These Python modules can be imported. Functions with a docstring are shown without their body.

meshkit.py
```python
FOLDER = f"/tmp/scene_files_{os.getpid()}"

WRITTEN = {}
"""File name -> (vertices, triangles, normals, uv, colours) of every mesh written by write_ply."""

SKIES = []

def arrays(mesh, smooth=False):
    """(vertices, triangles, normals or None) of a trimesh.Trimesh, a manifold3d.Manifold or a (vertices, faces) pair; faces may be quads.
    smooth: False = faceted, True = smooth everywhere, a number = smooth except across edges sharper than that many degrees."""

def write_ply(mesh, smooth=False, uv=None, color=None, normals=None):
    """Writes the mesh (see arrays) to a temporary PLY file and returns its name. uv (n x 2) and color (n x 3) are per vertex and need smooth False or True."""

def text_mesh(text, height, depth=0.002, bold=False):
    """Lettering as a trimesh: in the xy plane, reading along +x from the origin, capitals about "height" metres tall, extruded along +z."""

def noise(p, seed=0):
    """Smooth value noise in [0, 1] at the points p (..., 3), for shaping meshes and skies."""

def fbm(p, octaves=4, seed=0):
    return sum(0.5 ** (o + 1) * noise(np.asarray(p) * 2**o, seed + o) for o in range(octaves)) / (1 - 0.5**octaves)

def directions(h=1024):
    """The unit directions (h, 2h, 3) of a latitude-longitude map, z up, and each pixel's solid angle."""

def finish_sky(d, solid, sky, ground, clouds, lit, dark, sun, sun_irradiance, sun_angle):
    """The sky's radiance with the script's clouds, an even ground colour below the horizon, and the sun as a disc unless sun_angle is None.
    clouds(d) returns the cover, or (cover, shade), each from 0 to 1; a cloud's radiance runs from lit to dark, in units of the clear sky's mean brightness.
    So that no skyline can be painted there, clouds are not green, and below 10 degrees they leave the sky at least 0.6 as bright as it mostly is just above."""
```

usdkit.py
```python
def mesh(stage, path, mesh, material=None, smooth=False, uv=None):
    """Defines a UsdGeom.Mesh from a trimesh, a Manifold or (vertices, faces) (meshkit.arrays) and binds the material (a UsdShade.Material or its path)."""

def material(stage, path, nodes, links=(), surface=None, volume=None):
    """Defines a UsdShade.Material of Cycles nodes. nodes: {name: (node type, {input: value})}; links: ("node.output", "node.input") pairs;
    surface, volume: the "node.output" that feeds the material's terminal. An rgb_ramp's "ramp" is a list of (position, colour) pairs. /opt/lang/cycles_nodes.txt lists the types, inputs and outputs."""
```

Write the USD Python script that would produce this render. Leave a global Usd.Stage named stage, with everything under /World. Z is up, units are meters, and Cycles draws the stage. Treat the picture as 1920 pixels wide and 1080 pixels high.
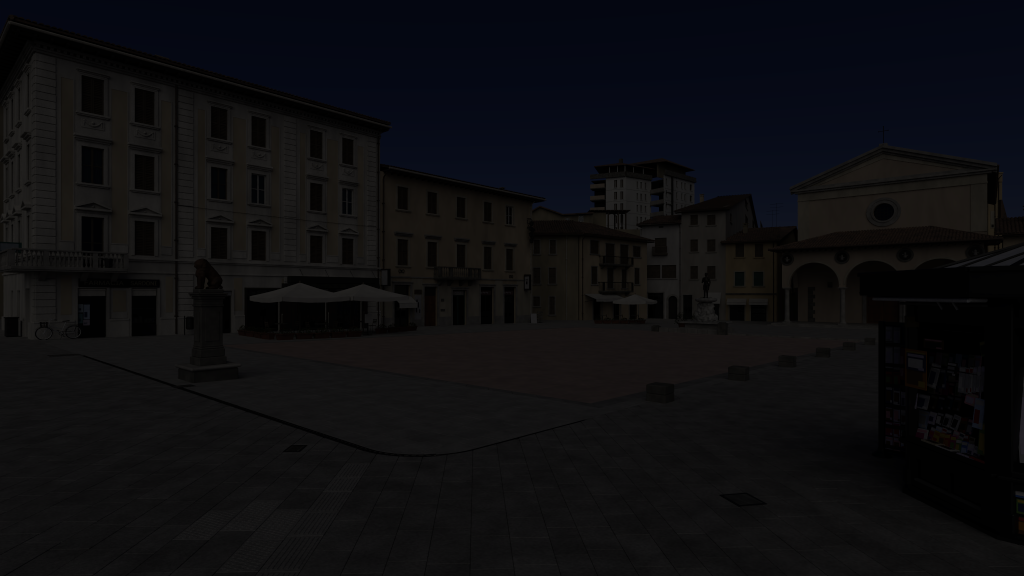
import math, random
import numpy as np, trimesh, usdkit, meshkit, manifold3d
from pxr import Usd, UsdGeom, UsdLux, UsdShade, Gf, Sdf, Vt
from shapely.geometry import Polygon, Point, LineString, box as sbox
from shapely.ops import unary_union

stage = Usd.Stage.CreateInMemory()
UsdGeom.SetStageUpAxis(stage, UsdGeom.Tokens.z)
UsdGeom.SetStageMetersPerUnit(stage, 1.0)
UsdGeom.Xform.Define(stage, '/World')
UsdGeom.Scope.Define(stage, '/World/Looks')
rng = random.Random(7)

# ---------------------------------------------------------------- camera, sky, sun, exposure
EXPOSURE = -4.8
CAM_Z, FOC, HOR = 2.4, 1020.0, 548.0          # eye height; focal length and horizon row in photo pixels (1920 wide)
YAW = math.radians(41.27)
SUN_DIR = np.array([-0.70, -0.50, 0.66]); SUN_DIR /= np.linalg.norm(SUN_DIR)
SKY_STRENGTH, SUN_INTENSITY, SUN_ANGLE = 0.05, 0.90, 72.0

fwd = np.array([math.cos(YAW), math.sin(YAW), 0.0]); rgt = np.array([math.sin(YAW), -math.cos(YAW), 0.0])
EYE = np.array([0, 0, CAM_Z])
cam = UsdGeom.Camera.Define(stage, '/World/camera')
cam.AddTransformOp().Set(Gf.Matrix4d(*rgt, 0, 0, 0, 1, 0, *(-fwd), 0, *EYE, 1))
cam.CreateHorizontalApertureAttr(36.0); cam.CreateVerticalApertureAttr(20.25)
cam.CreateFocalLengthAttr(FOC / 1920 * 36.0)
cam.CreateVerticalApertureOffsetAttr((HOR - 540) / 1920 * 36.0)
cam.CreateClippingRangeAttr(Gf.Vec2f(0.05, 3000))
cam.CreateExposureAttr(EXPOSURE)

sky_mat = usdkit.material(stage, '/World/Looks/sky_look', {
    's': ('sky_texture', {'sky_type': 'single_scattering', 'sun_disc': False, 'sun_elevation': math.asin(SUN_DIR[2]),
                          'sun_rotation': math.atan2(SUN_DIR[0], SUN_DIR[1]), 'altitude': 200.0, 'air_density': 1.0,
                          'aerosol_density': 0.0, 'ozone_density': 6.0}),
    'tint': ('mix_color', {'blend_type': 'multiply', 'fac': 1.0, 'b': (.74, .59, .84), 'use_clamp': False}),
    'b': ('background_shader', {'strength': SKY_STRENGTH})}, [('s.color', 'tint.a'), ('tint.result', 'b.color')], surface='b.background')
dome = UsdLux.DomeLight.Define(stage, '/World/sky')
UsdShade.MaterialBindingAPI.Apply(dome.GetPrim()).Bind(sky_mat)
dome.GetPrim().SetCustomDataByKey('kind', 'structure')
sun = UsdLux.DistantLight.Define(stage, '/World/sun')
sun.CreateIntensityAttr(SUN_INTENSITY); sun.CreateNormalizeAttr(True); sun.CreateAngleAttr(SUN_ANGLE)
sun.CreateColorAttr(Gf.Vec3f(1.0, 0.945, 0.85))
sx_ = np.cross([0, 0, 1], SUN_DIR); sx_ /= np.linalg.norm(sx_); sy_ = np.cross(SUN_DIR, sx_)
sun.AddTransformOp().Set(Gf.Matrix4d(*sx_, 0, *sy_, 0, *SUN_DIR, 0, 0, 0, 0, 1))

# ---------------------------------------------------------------- helpers
def gz(x): return 0.15 - 0.02 * np.clip(x, -10, 95)          # the square falls gently along x
def ray(px, py): return fwd + rgt * (px - 960) / FOC + np.array([0, 0, (HOR - py) / FOC])
def gnd(px, py):
    d = ray(px, py); t = (0.15 - CAM_Z) / (d[2] + .02 * d[0]); return EYE + t * d
def at_depth(px, py, t): return EYE + t * ray(px, py)

class Fr:
    """A wall's own axes: s along it (left to right seen from outside), o outwards, z up."""
    def __init__(self, O, d):
        self.O = np.array(O[:2], float); d = np.array(d[:2], float); self.d = d / np.linalg.norm(d)
        self.n = np.array([self.d[1], -self.d[0]])
    def pt(self, s, o, z):
        p = self.O + self.d * s + self.n * o; return np.array([p[0], p[1], z])
    def px(self, px, py, o=0.0):
        r = ray(px, py); O = self.O + self.n * o - EYE[:2]
        s, t = np.linalg.solve(np.array([[-self.d[0], r[0]], [-self.d[1], r[1]]]), O)
        return s, CAM_Z + t * r[2]
    def s(self, px, o=0.0): return self.px(px, 500, o)[0]
    def z(self, px, py, o=0.0): return self.px(px, py, o)[1]
WORLD = Fr((0, 0), (1, 0)); WORLD.n = np.array([0.0, 1.0])

CUBE_F = np.array([[0,2,1],[0,3,2],[4,5,6],[4,6,7],[0,1,5],[0,5,4],[1,2,6],[1,6,5],[2,3,7],[2,7,6],[3,0,4],[3,4,7]])
class MB:
    """Collects pieces that make ONE mesh of the scene."""
    def __init__(self): self.v, self.f, self.n = [], [], 0
    def add(self, v, f, fix=False):
        v = np.asarray(v, float); f = np.asarray(f, int)
        if fix:
            a = v[f[:, 0]]; vol = np.einsum('ij,ij->i', a, np.cross(v[f[:, 1]] - v.mean(0) + 0, v[f[:, 2]] - v.mean(0)) if False else np.cross(v[f[:, 1]], v[f[:, 2]])).sum()
            c = v.mean(0); w = v - c
            vol = np.einsum('ij,ij->i', w[f[:, 0]], np.cross(w[f[:, 1]], w[f[:, 2]])).sum()
            if vol < 0: f = f[:, ::-1]
        self.v.append(v); self.f.append(f + self.n); self.n += len(v); return self
    def tm(self, m, M=None):
        v = np.asarray(m.vertices)
        if M is not None: v = v @ np.asarray(M)[:3, :3].T + np.asarray(M)[:3, 3]
        return self.add(v, m.faces, True)
    def hexa(self, p8): return self.add(p8, CUBE_F, True)
    def box(self, fr, s0, s1, o0, o1, z0, z1, ch=0.0):
        if ch <= 0:
            return self.hexa([fr.pt(s0,o0,z0), fr.pt(s1,o0,z0), fr.pt(s1,o1,z0), fr.pt(s0,o1,z0), fr.pt(s0,o0,z1), fr.pt(s1,o0,z1), fr.pt(s1,o1,z1), fr.pt(s0,o1,z1)])
        c = ch; pts = []
        for a in (s0, s1):
            for b in (o0, o1):
                for e in (z0, z1):
                    sa, sb, se = (1 if a == s0 else -1), (1 if b == o0 else -1), (1 if e == z0 else -1)
                    pts += [(a, b + c * sb, e + c * se), (a + c * sa, b, e + c * se), (a + c * sa, b + c * sb, e)]
        h = trimesh.convex.convex_hull(np.array(pts))
        return self.add([fr.pt(*p) for p in h.vertices], h.faces, True)
    def poly(self, fr, pg, o0, o1):
        """(s, z) polygon with holes, extruded from o0 to o1."""
        for g in getattr(pg, 'geoms', [pg]):
            m = trimesh.creation.extrude_polygon(g, o1 - o0, engine='earcut')
            self.add([fr.pt(p[0], o0 + p[2], p[1]) for p in m.vertices], m.faces, True)
        return self
    def plan(self, pg, z0, z1):
        for g in getattr(pg, 'geoms', [pg]):
            m = trimesh.creation.extrude_polygon(g, z1 - z0, engine='earcut'); v = np.array(m.vertices); v[:, 2] += z0
            self.add(v, m.faces, True)
        return self
    def tube(self, pts, r, n=8, r1=None, caps=True):
        pts = [np.asarray(p, float) for p in pts]; k = len(pts); rs = np.linspace(r, r if r1 is None else r1, k)
        V, Fc = [], []; prev = None
        for i, p in enumerate(pts):
            d = pts[min(i + 1, k - 1)] - pts[max(i - 1, 0)]; d = d / (np.linalg.norm(d) + 1e-12)
            a = np.cross(d, [0, 0, 1.0]) if prev is None else prev - d * (prev @ d)
            if np.linalg.norm(a) < 1e-6: a = np.cross(d, [1.0, 0, 0])
            a /= np.linalg.norm(a); b = np.cross(d, a); prev = a
            for j in range(n):
                t = 2 * math.pi * j / n; V.append(p + rs[i] * (a * math.cos(t) + b * math.sin(t)))
        for i in range(k - 1):
            for j in range(n):
                q = [i*n+j, i*n+(j+1)%n, (i+1)*n+(j+1)%n, (i+1)*n+j]; Fc += [[q[0],q[1],q[2]],[q[0],q[2],q[3]]]
        if caps:
            V += [pts[0], pts[-1]]; c0, c1 = k*n, k*n+1
            for j in range(n): Fc += [[c0,(j+1)%n,j],[c1,(k-1)*n+j,(k-1)*n+(j+1)%n]]
        return self.add(V, Fc, True)
    def lathe(self, c, prof, n=16, a0=0.0):
        """prof: (radius, height) from the bottom to the top."""
        c = np.asarray(c, float); V, Fc = [], []; k = len(prof)
        for r, z in prof:
            for j in range(n):
                t = a0 + 2 * math.pi * j / n; V.append(c + [r * math.cos(t), r * math.sin(t), z])
        for i in range(k - 1):
            for j in range(n):
                q = [i*n+j, i*n+(j+1)%n, (i+1)*n+(j+1)%n, (i+1)*n+j]; Fc += [[q[0],q[1],q[2]],[q[0],q[2],q[3]]]
        V += [c + [0,0,prof[0][1]], c + [0,0,prof[-1][1]]]
        for j in range(n): Fc += [[k*n,(j+1)%n,j],[k*n+1,(k-1)*n+j,(k-1)*n+(j+1)%n]]
        return self.add(V, Fc, True)
    def ball(self, c, r, sub=2, sc=(1,1,1)):
        m = trimesh.creation.icosphere(subdivisions=sub, radius=r); return self.add(np.asarray(m.vertices) * sc + np.asarray(c), m.faces)
    def torus(self, c, ax, R, r, n=28, k=6):
        ax = np.asarray(ax, float); ax /= np.linalg.norm(ax); a = np.cross(ax, [0,0,1.0]); a = a/np.linalg.norm(a) if np.linalg.norm(a) > 1e-6 else np.array([1.0,0,0]); b = np.cross(ax, a)
        V, Fc = [], []
        for i in range(n):
            t = 2*math.pi*i/n; e = a*math.cos(t)+b*math.sin(t)
            for j in range(k):
                p = 2*math.pi*j/k; V.append(np.asarray(c)+e*(R+r*math.cos(p))+ax*r*math.sin(p))
        for i in range(n):
            for j in range(k):
                q=[i*k+j,((i+1)%n)*k+j,((i+1)%n)*k+(j+1)%k,i*k+(j+1)%k]; Fc+=[[q[0],q[1],q[2]],[q[0],q[2],q[3]]]
        return self.add(V, Fc, True)
    def sheet(self, quad, th):
        """A quad given thickness th downwards along its normal."""
        q = np.asarray(quad, float); n = np.cross(q[1]-q[0], q[3]-q[0]); n /= np.linalg.norm(n)
        return self.hexa(list(q - n*th) + list(q))
    def get(self): return np.vstack(self.v), np.vstack(self.f)

USED, LOC, LOCALS = {}, {}, set()
def uniq(path):
    k = USED.get(path, -1) + 1; USED[path] = k
    return path if k == 0 else f'{path}_{k:03d}'
def tag(p, label=None, cat=None, group=None, kind=None):
    p = p.GetPrim() if hasattr(p, 'GetPrim') else p
    for k, v in (('label', label), ('category', cat), ('group', group), ('kind', kind)):
        if v: p.SetCustomDataByKey(k, v)
    return p
def thing(name, label, cat, loc=(0, 0, 0), rot=0.0, group=None, kind=None, local=False):
    path = uniq('/World/' + name); x = UsdGeom.Xform.Define(stage, path)
    x.AddTranslateOp().Set(Gf.Vec3d(*map(float, loc)))
    if rot: x.AddRotateZOp().Set(float(rot))
    LOC[path] = np.zeros(3) if local else np.asarray(loc, float)
    return tag(x, label, cat, group, kind)
def obj(name, mb, mat, parent=None, smooth=False, kind=None, label=None):
    pp = '/World' if parent is None else str(parent.GetPath()); path = uniq(pp + '/' + name)
    v, f = mb.get() if isinstance(mb, MB) else (np.asarray(mb[0], float), np.asarray(mb[1]))
    off = LOC.get(pp, np.zeros(3)); LOC[path] = off
    m = usdkit.mesh(stage, path, (v - off, f), mat, smooth=smooth)
    return tag(m, label, None, None, kind)
def single(name, mb, mat, label, cat, smooth=False, group=None):
    o = obj(name, mb, mat, None, smooth); return tag(o, label, cat, group)
def dup(root, loc, rot, label):
    name = root.GetName().split('_0')[0] if root.GetName()[-3:].isdigit() else root.GetName()
    path = uniq('/World/' + name); x = UsdGeom.Xform.Define(stage, path)
    x.GetPrim().GetReferences().AddInternalReference(root.GetPath())
    x.ClearXformOpOrder()
    t = UsdGeom.XformOp(x.GetPrim().GetAttribute('xformOp:translate')) if x.GetPrim().GetAttribute('xformOp:translate') else x.AddTranslateOp()
    t.Set(Gf.Vec3d(*map(float, loc))); r = x.GetPrim().GetAttribute('xformOp:rotateZ')
    r = UsdGeom.XformOp(r) if r else x.AddRotateZOp()
    r.Set(float(rot)); x.SetXformOpOrder([t, r])
    x.GetPrim().SetInstanceable(True)
    return tag(x, label)

# ---------------------------------------------------------------- materials
MATS = {}
def M(name, c1, c2=None, scale=2.0, rough=0.85, bump=0.0, bscale=60.0, metal=0.0, streak=1.0, rand=0.0, spec=0.3, fine=0.12, dist=0.01, stain=None):
    """Two tones mixed by a noise in space, a finer grain over it, a bump, and per piece variation (rand)."""
    if name in MATS: return MATS[name]
    c2 = c2 or tuple(x * .75 for x in c1)
    N = {'g': ('geometry', {}), 'mp': ('mapping', {'scale': (1, 1, streak)}), 'n': ('noise_texture', {'scale': scale, 'detail': 6.0, 'roughness': .6}),
         'r': ('map_range', {'from_min': .35, 'from_max': .66, 'clamp': True}), 'm': ('mix_color', {'a': c1, 'b': c2}),
         'n2': ('noise_texture', {'scale': bscale, 'detail': 4.0, 'roughness': .65}), 'r2': ('map_range', {'from_min': .3, 'from_max': .7, 'to_min': 1 - fine, 'to_max': 1 + fine, 'clamp': True}),
         'h': ('hsv', {}), 'p': ('principled_bsdf', {'roughness': rough, 'metallic': metal, 'specular_ior_level': spec})}
    L = [('g.position', 'mp.vector'), ('mp.vector', 'n.vector'), ('n.fac', 'r.value'), ('r.result', 'm.fac'), ('g.position', 'n2.vector'), ('n2.fac', 'r2.value'), ('m.result', 'h.color'), ('h.color', 'p.base_color')]
    if rand:
        N['oi'] = ('object_info', {}); N['ad'] = ('math', {'math_type': 'add'}); N['fr'] = ('math', {'math_type': 'fraction'})
        N['rr'] = ('map_range', {'to_min': 1 - rand, 'to_max': 1 + rand}); N['mu'] = ('math', {'math_type': 'multiply'})
        L += [('oi.random', 'ad.value1'), ('g.random_per_island', 'ad.value2'), ('ad.value', 'fr.value1'), ('fr.value', 'rr.value'), ('rr.result', 'mu.value1'), ('r2.result', 'mu.value2'), ('mu.value', 'h.value')]
    else: L += [('r2.result', 'h.value')]
    if stain:
        N['ns'] = ('noise_texture', {'scale': stain[0], 'detail': 7.0, 'roughness': .62, 'distortion': .6}); N['rs'] = ('map_range', {'from_min': .36, 'from_max': .6, 'to_min': stain[1], 'to_max': stain[2], 'clamp': True}); N['ms'] = ('math', {'math_type': 'multiply'})
        src = 'mu.value' if rand else 'r2.result'; L = [l for l in L if l[1] != 'h.value'] + [('mp.vector', 'ns.vector'), ('ns.fac', 'rs.value'), ('rs.result', 'ms.value1'), (src, 'ms.value2'), ('ms.value', 'h.value')]
    if bump:
        N['b'] = ('bump', {'strength': bump, 'distance': dist}); L += [('n2.fac', 'b.height'), ('b.normal', 'p.normal')]
    MATS[name] = usdkit.material(stage, '/World/Looks/' + name, N, L, surface='p.BSDF'); return MATS[name]

stone_light = M('pale_dressed_stone', (.475, .46, .425), (.34, .33, .305), 1.1, .88, .35, 30, streak=.3, rand=.06, fine=.16, stain=(.45, .84, 1.04))
stone_grey = M('grey_sandstone', (.26, .25, .235), (.17, .165, .155), 1.6, .85, .5, 35, rand=.06)
stone_dark = M('weathered_grey_stone', (.125, .12, .108), (.065, .063, .057), 2.2, .9, .6, 30)
plaster_cream = M('cream_plaster', (.42, .365, .27), (.34, .295, .215), .7, .9, .15, 50, streak=.4, stain=(.45, .84, 1.04))
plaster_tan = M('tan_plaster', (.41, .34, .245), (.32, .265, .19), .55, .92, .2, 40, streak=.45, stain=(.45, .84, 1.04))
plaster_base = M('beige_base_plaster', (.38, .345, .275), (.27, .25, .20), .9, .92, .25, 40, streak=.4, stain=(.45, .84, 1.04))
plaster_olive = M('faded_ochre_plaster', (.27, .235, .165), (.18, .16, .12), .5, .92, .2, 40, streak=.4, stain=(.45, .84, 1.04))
plaster_white = M('off_white_plaster', (.36, .35, .345), (.29, .283, .28), .5, .9, .12, 40, streak=.4, stain=(.45, .84, 1.04))
plaster_grey = M('greyish_plaster', (.28, .262, .235), (.22, .207, .187), .5, .9, .12, 40, streak=.4, stain=(.45, .84, 1.04))
plaster_yellow = M('yellow_plaster', (.40, .315, .19), (.33, .26, .16), .6, .9, .12, 40, streak=.4, stain=(.45, .84, 1.04))
plaster_church = M('warm_church_plaster', (.375, .31, .245), (.32, .265, .21), .45, .92, .15, 40, streak=.35, stain=(.45, .84, 1.04))
concrete_pale = M('pale_tower_render', (.46, .46, .45), (.36, .36, .35), .25, .85, .1, 20, streak=.3)
tile_red = M('clay_roof_tiles', (.13, .085, .063), (.062, .049, .042), 1.3, .9, .5, 25, rand=.4)
wood_dark = M('dark_brown_shutter_paint', (.085, .066, .046), (.055, .043, .031), 3, .6, .2, 60)
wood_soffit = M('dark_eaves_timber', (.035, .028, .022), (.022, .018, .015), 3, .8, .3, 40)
wood_door = M('red_brown_door_wood', (.115, .048, .025), (.065, .03, .018), 3, .55, .3, 30, streak=.2)
green_paint = M('green_shutter_paint', (.03, .075, .065), (.022, .05, .045), 3, .6, .1, 60)
frame_grey = M('grey_window_paint', (.12, .12, .115), (.08, .08, .078), 4, .5)
frame_white = M('white_window_paint', (.40, .40, .385), (.33, .33, .318), 4, .5)
iron = M('black_wrought_iron', (.018, .018, .018), (.01, .01, .01), 6, .5, .2, 60, spec=.4)
kiosk_metal = M('black_kiosk_paint', (.009, .010, .0098), (.005, .0055, .0055), 2, .42, .1, 80, spec=.4)
zinc = M('zinc_roof_sheet', (.52, .53, .57), (.43, .44, .48), 1.2, .5, .1, 15, metal=.1)
alu = M('brushed_aluminium', (.62, .63, .64), (.52, .52, .53), 5, .45, metal=.25)
gutter_m = M('painted_gutter_metal', (.40, .38, .33), (.30, .28, .25), 4, .5, metal=.2)
copper_m = M('dull_copper_pipe', (.075, .05, .04), (.045, .035, .03), 3, .5, metal=.3)
canvas = M('off_white_canvas', (.41, .40, .38), (.35, .342, .325), 1.5, .95, .3, 120)
canvas_grey = M('greyed_white_canvas', (.36, .355, .345), (.30, .295, .287), 1.5, .95, .3, 120)
dark_canvas = M('dark_green_awning', (.022, .024, .02), (.014, .015, .013), 2, .9)
marble = M('veined_white_marble', (.33, .325, .31), (.17, .167, .16), 2.5, .6, .4, 18)
bronze = M('dark_patinated_bronze', (.035, .03, .024), (.02, .02, .018), 5, .42, .3, 40, metal=.6)
bronze_red = M('brown_lion_stone', (.075, .042, .026), (.03, .02, .014), 4, .7, .5, 35)
terracotta = M('terracotta_pot', (.12, .05, .034), (.08, .037, .026), 4, .85, .2, 40)
foliage = M('dark_green_leaves', (.045, .06, .022), (.022, .032, .012), 8, .7, rand=.35)
flower = M('red_petals', (.22, .03, .03), (.13, .02, .02), 8, .7)
rubber = M('black_tyre_rubber', (.015, .015, .015), (.01, .01, .01), 8, .8)
silver_paint = M('silver_bicycle_paint', (.45, .46, .47), (.38, .39, .40), 6, .35, metal=.4)
sign_black = M('black_shop_sign', (.013, .013, .013), (.008, .008, .008), 4, .4)
sign_gold = M('dull_gold_letters', (.28, .25, .17), (.2, .18, .12), 6, .45, metal=.3)
sign_white = M('white_sign_face', (.30, .30, .315), (.25, .25, .262), 4, .5)
rolled_shutter = M('pale_roller_blind', (.52, .50, .45), (.44, .42, .38), 3, .7)
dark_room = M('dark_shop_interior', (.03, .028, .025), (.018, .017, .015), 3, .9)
ink = M('dark_printed_marks', (.02, .02, .022), (.015, .015, .017), 9, .8)
def flatc(name, c, rough=.55): return M(name, c, tuple(x * .8 for x in c), 9, rough, fine=.06)
glass = usdkit.material(stage, '/World/Looks/window_glass', {'f': ('fresnel', {'IOR': 1.5}), 't': ('transparent_bsdf', {'color': (.72, .76, .76)}), 'g': ('glossy_bsdf', {'roughness': .03, 'color': (.9, .92, .95)}), 'x': ('mix_closure', {})},
    [('f.fac', 'x.fac'), ('t.BSDF', 'x.closure1'), ('g.BSDF', 'x.closure2')], surface='x.closure')

def paving(name, c1, c2, bw, bh, ang, scale=1.0, mortar=(.05, .05, .048)):
    N = {'g': ('geometry', {}), 'mp': ('mapping', {'rotation': (0, 0, ang)}), 'bk': ('brick_texture', {'color1': c1, 'color2': c2, 'mortar': mortar, 'scale': scale, 'brick_width': bw, 'row_height': bh, 'mortar_size': .006, 'bias': 0.0}),
         'n': ('noise_texture', {'scale': 1.4, 'detail': 8.0, 'roughness': .65}), 'r': ('map_range', {'from_min': .36, 'from_max': .64, 'to_min': .84, 'to_max': 1.10, 'clamp': True}), 'n2': ('noise_texture', {'scale': 45.0, 'detail': 4.0}),
         'h': ('hsv', {}), 'b': ('bump', {'strength': .35, 'distance': .01}), 'p': ('principled_bsdf', {'roughness': .72, 'specular_ior_level': .3})}
    return usdkit.material(stage, '/World/Looks/' + name, N, [('g.position', 'mp.vector'), ('mp.vector', 'bk.vector'), ('g.position', 'n.vector'), ('n.fac', 'r.value'), ('bk.color', 'h.color'), ('r.result', 'h.value'), ('h.color', 'p.base_color'),
        ('g.position', 'n2.vector'), ('n2.fac', 'b.height'), ('b.normal', 'p.normal')], surface='p.BSDF')
pave_far = paving('grey_flagstone_far', (.26, .255, .25), (.22, .217, .213), .7, .38, math.pi / 4)
pave_red = paving('red_brick_paving', (.355, .265, .24), (.30, .235, .215), .26, .13, 0.0, mortar=(.27, .22, .2))
slab_mat = M('grey_flagstone', (.215, .212, .209), (.155, .153, .15), 2.4, .75, .6, 30, rand=.10, spec=.25, fine=.2, stain=(2.6, .84, 1.06))
slab_in = M('pale_grey_flagstone', (.255, .252, .248), (.20, .197, .194), 2.0, .75, .6, 30, rand=.08, spec=.25, fine=.18, stain=(2.2, .87, 1.05))
slab_tex = M('textured_pale_flagstone', (.285, .28, .276), (.215, .212, .208), 1.1, .8, .6, 30, rand=.08, spec=.25, fine=.2)
bed_mat = M('dark_joint_sand', (.19, .187, .183), (.15, .148, .145), 8, .95)

# ---------------------------------------------------------------- ground, paving, brick square
def drape(mb, pg, dz, step=None):
    """A flat polygon laid on the sloping square dz above it, with a thin edge."""
    for g in getattr(pg, 'geoms', [pg]):
        if g.is_empty or g.area < 1e-4: continue
        m = trimesh.creation.extrude_polygon(g, 0.05, engine='earcut'); v = np.array(m.vertices); v[:, 2] += -0.05 + dz + gz(v[:, 0]); mb.add(v, m.faces, True)
    return mb
xs = np.array([-900, -300, -100, -10, 0, 20, 45, 70, 95, 200, 400, 1200.]); ys = np.array([-900, -200, -50, 0, 30, 60, 120, 300, 1200.])
gv = np.array([[x, y, gz(x) - .03] for y in ys for x in xs]); gf = []
for j in range(len(ys) - 1):
    for i in range(len(xs) - 1):
        q = [j*len(xs)+i, j*len(xs)+i+1, (j+1)*len(xs)+i+1, (j+1)*len(xs)+i]; gf += [[q[0],q[1],q[2]],[q[0],q[2],q[3]]]
obj('ground', (gv, np.array(gf)), pave_far, kind='structure')

arc = [(4.65 + 1.15 - 1.15 * math.cos(t), 5.82 + 1.15 - 1.15 * math.sin(t)) for t in np.linspace(0, math.pi / 2, 12)]
CH = [(4.65, 25.3)] + arc + [(8.7, 5.76)]
CHL = LineString(CH)
inner = Polygon(arc + [(39.4, 5.5), (39.4, 33), (4.65, 33)])
red = Polygon([(10.15, 6.6), (39.35, 5.9), (39.35, 26.6), (9.95, 26.6)])
border = Polygon([(9.85, 6.2), (39.4, 5.5), (39.4, 27.0), (9.65, 27.0)])
def frustum(t0, t1, u=1.0):
    P = []
    for t, s in ((t0, -u), (t0, u), (t1, u), (t1, -u)):
        p = EYE + t * (fwd + rgt * s); P.append((p[0], p[1]))
    return Polygon(P)
view = frustum(3.7, 62, 1.0)
chan = unary_union([LineString(CH[:9]).buffer(.066, cap_style=2), LineString(CH[8:]).buffer(.024, cap_style=2)])
zone_out = view.intersection(sbox(-20, -20, 39.4, 35.4)).difference(inner).difference(chan).difference(border)
zone_in = inner.intersection(view).difference(border).difference(chan).intersection(sbox(0, 0, 39.4, 35.3))
zone_back = view.intersection(sbox(4.7, 33.0, 43.5, 35.3))
gr_c = np.array([6.42, 2.12])
def slab_geo(pg, z, mb, ribs=None, axis=None):
    c = np.array(pg.exterior.coords)[:-1]
    if Polygon(c).exterior.is_ccw is False: c = c[::-1]
    ins = Polygon(c).buffer(-.004, join_style=2)
    k = len(c)
    zz = lambda p, d: np.column_stack([p, gz(p[:, 0]) + z + d])
    if ins.geom_type != 'Polygon' or ins.is_empty or len(ins.exterior.coords) - 1 != k: return False
    ic = np.array(ins.exterior.coords)[:-1]
    if not ins.exterior.is_ccw: ic = ic[::-1]
    j = np.argmin(((ic - c[0])**2).sum(1)); ic = np.roll(ic, -j, axis=0)
    V = np.vstack([zz(c, -.03), zz(c, -.003), zz(ic, 0.0)]); Fc = []
    for a in range(k):
        b = (a + 1) % k
        for o in (0, k): Fc += [[o+a, o+b, o+k+b], [o+a, o+k+b, o+k+a]]
    for a in range(1, k - 1): Fc.append([2*k, 2*k+a, 2*k+a+1])
    mb.add(V, Fc)
    if ribs:
        ax = np.array(axis); pv = np.array([-ax[1], ax[0]]); ce = ic.mean(0); a_ = (ic - ce) @ ax; b_ = (ic - ce) @ pv
        la, lb = a_.max() - .03, b_.max() - .02
        if ribs == 'rib':
            for t in np.arange(-lb, lb, .042):
                P = np.array([ce + ax*x + pv*(t+y) for x, y in ((-la,0),(la,0),(la,.02),(-la,.02))]); I = np.array([ce + ax*x + pv*(t+y) for x, y in ((-la,.005),(la,.005),(la,.015),(-la,.015))])
                W = np.vstack([zz(P, .0005), zz(I, .007)]); mb.add(W, [[0,1,5],[0,5,4],[1,2,6],[1,6,5],[2,3,7],[2,7,6],[3,0,4],[3,4,7],[4,5,6],[4,6,7]])
        else:
            for r_, t in enumerate(np.arange(-lb + .02, lb, .05)):
                for s_ in np.arange(-la + (.025 if r_ % 2 else 0), la, .05):
                    q = ce + ax*s_ + pv*t; P = np.array([q + np.array(d)*.017 for d in ((-1,-1),(1,-1),(1,1),(-1,1))]); I = np.array([q + np.array(d)*.009 for d in ((-1,-1),(1,-1),(1,1),(-1,1))])
                    W = np.vstack([zz(P, .0005), zz(I, .006)]); mb.add(W, [[0,1,5],[0,5,4],[1,2,6],[1,6,5],[2,3,7],[2,7,6],[3,0,4],[3,4,7],[4,5,6],[4,6,7]])
    return True
SL = []
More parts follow.
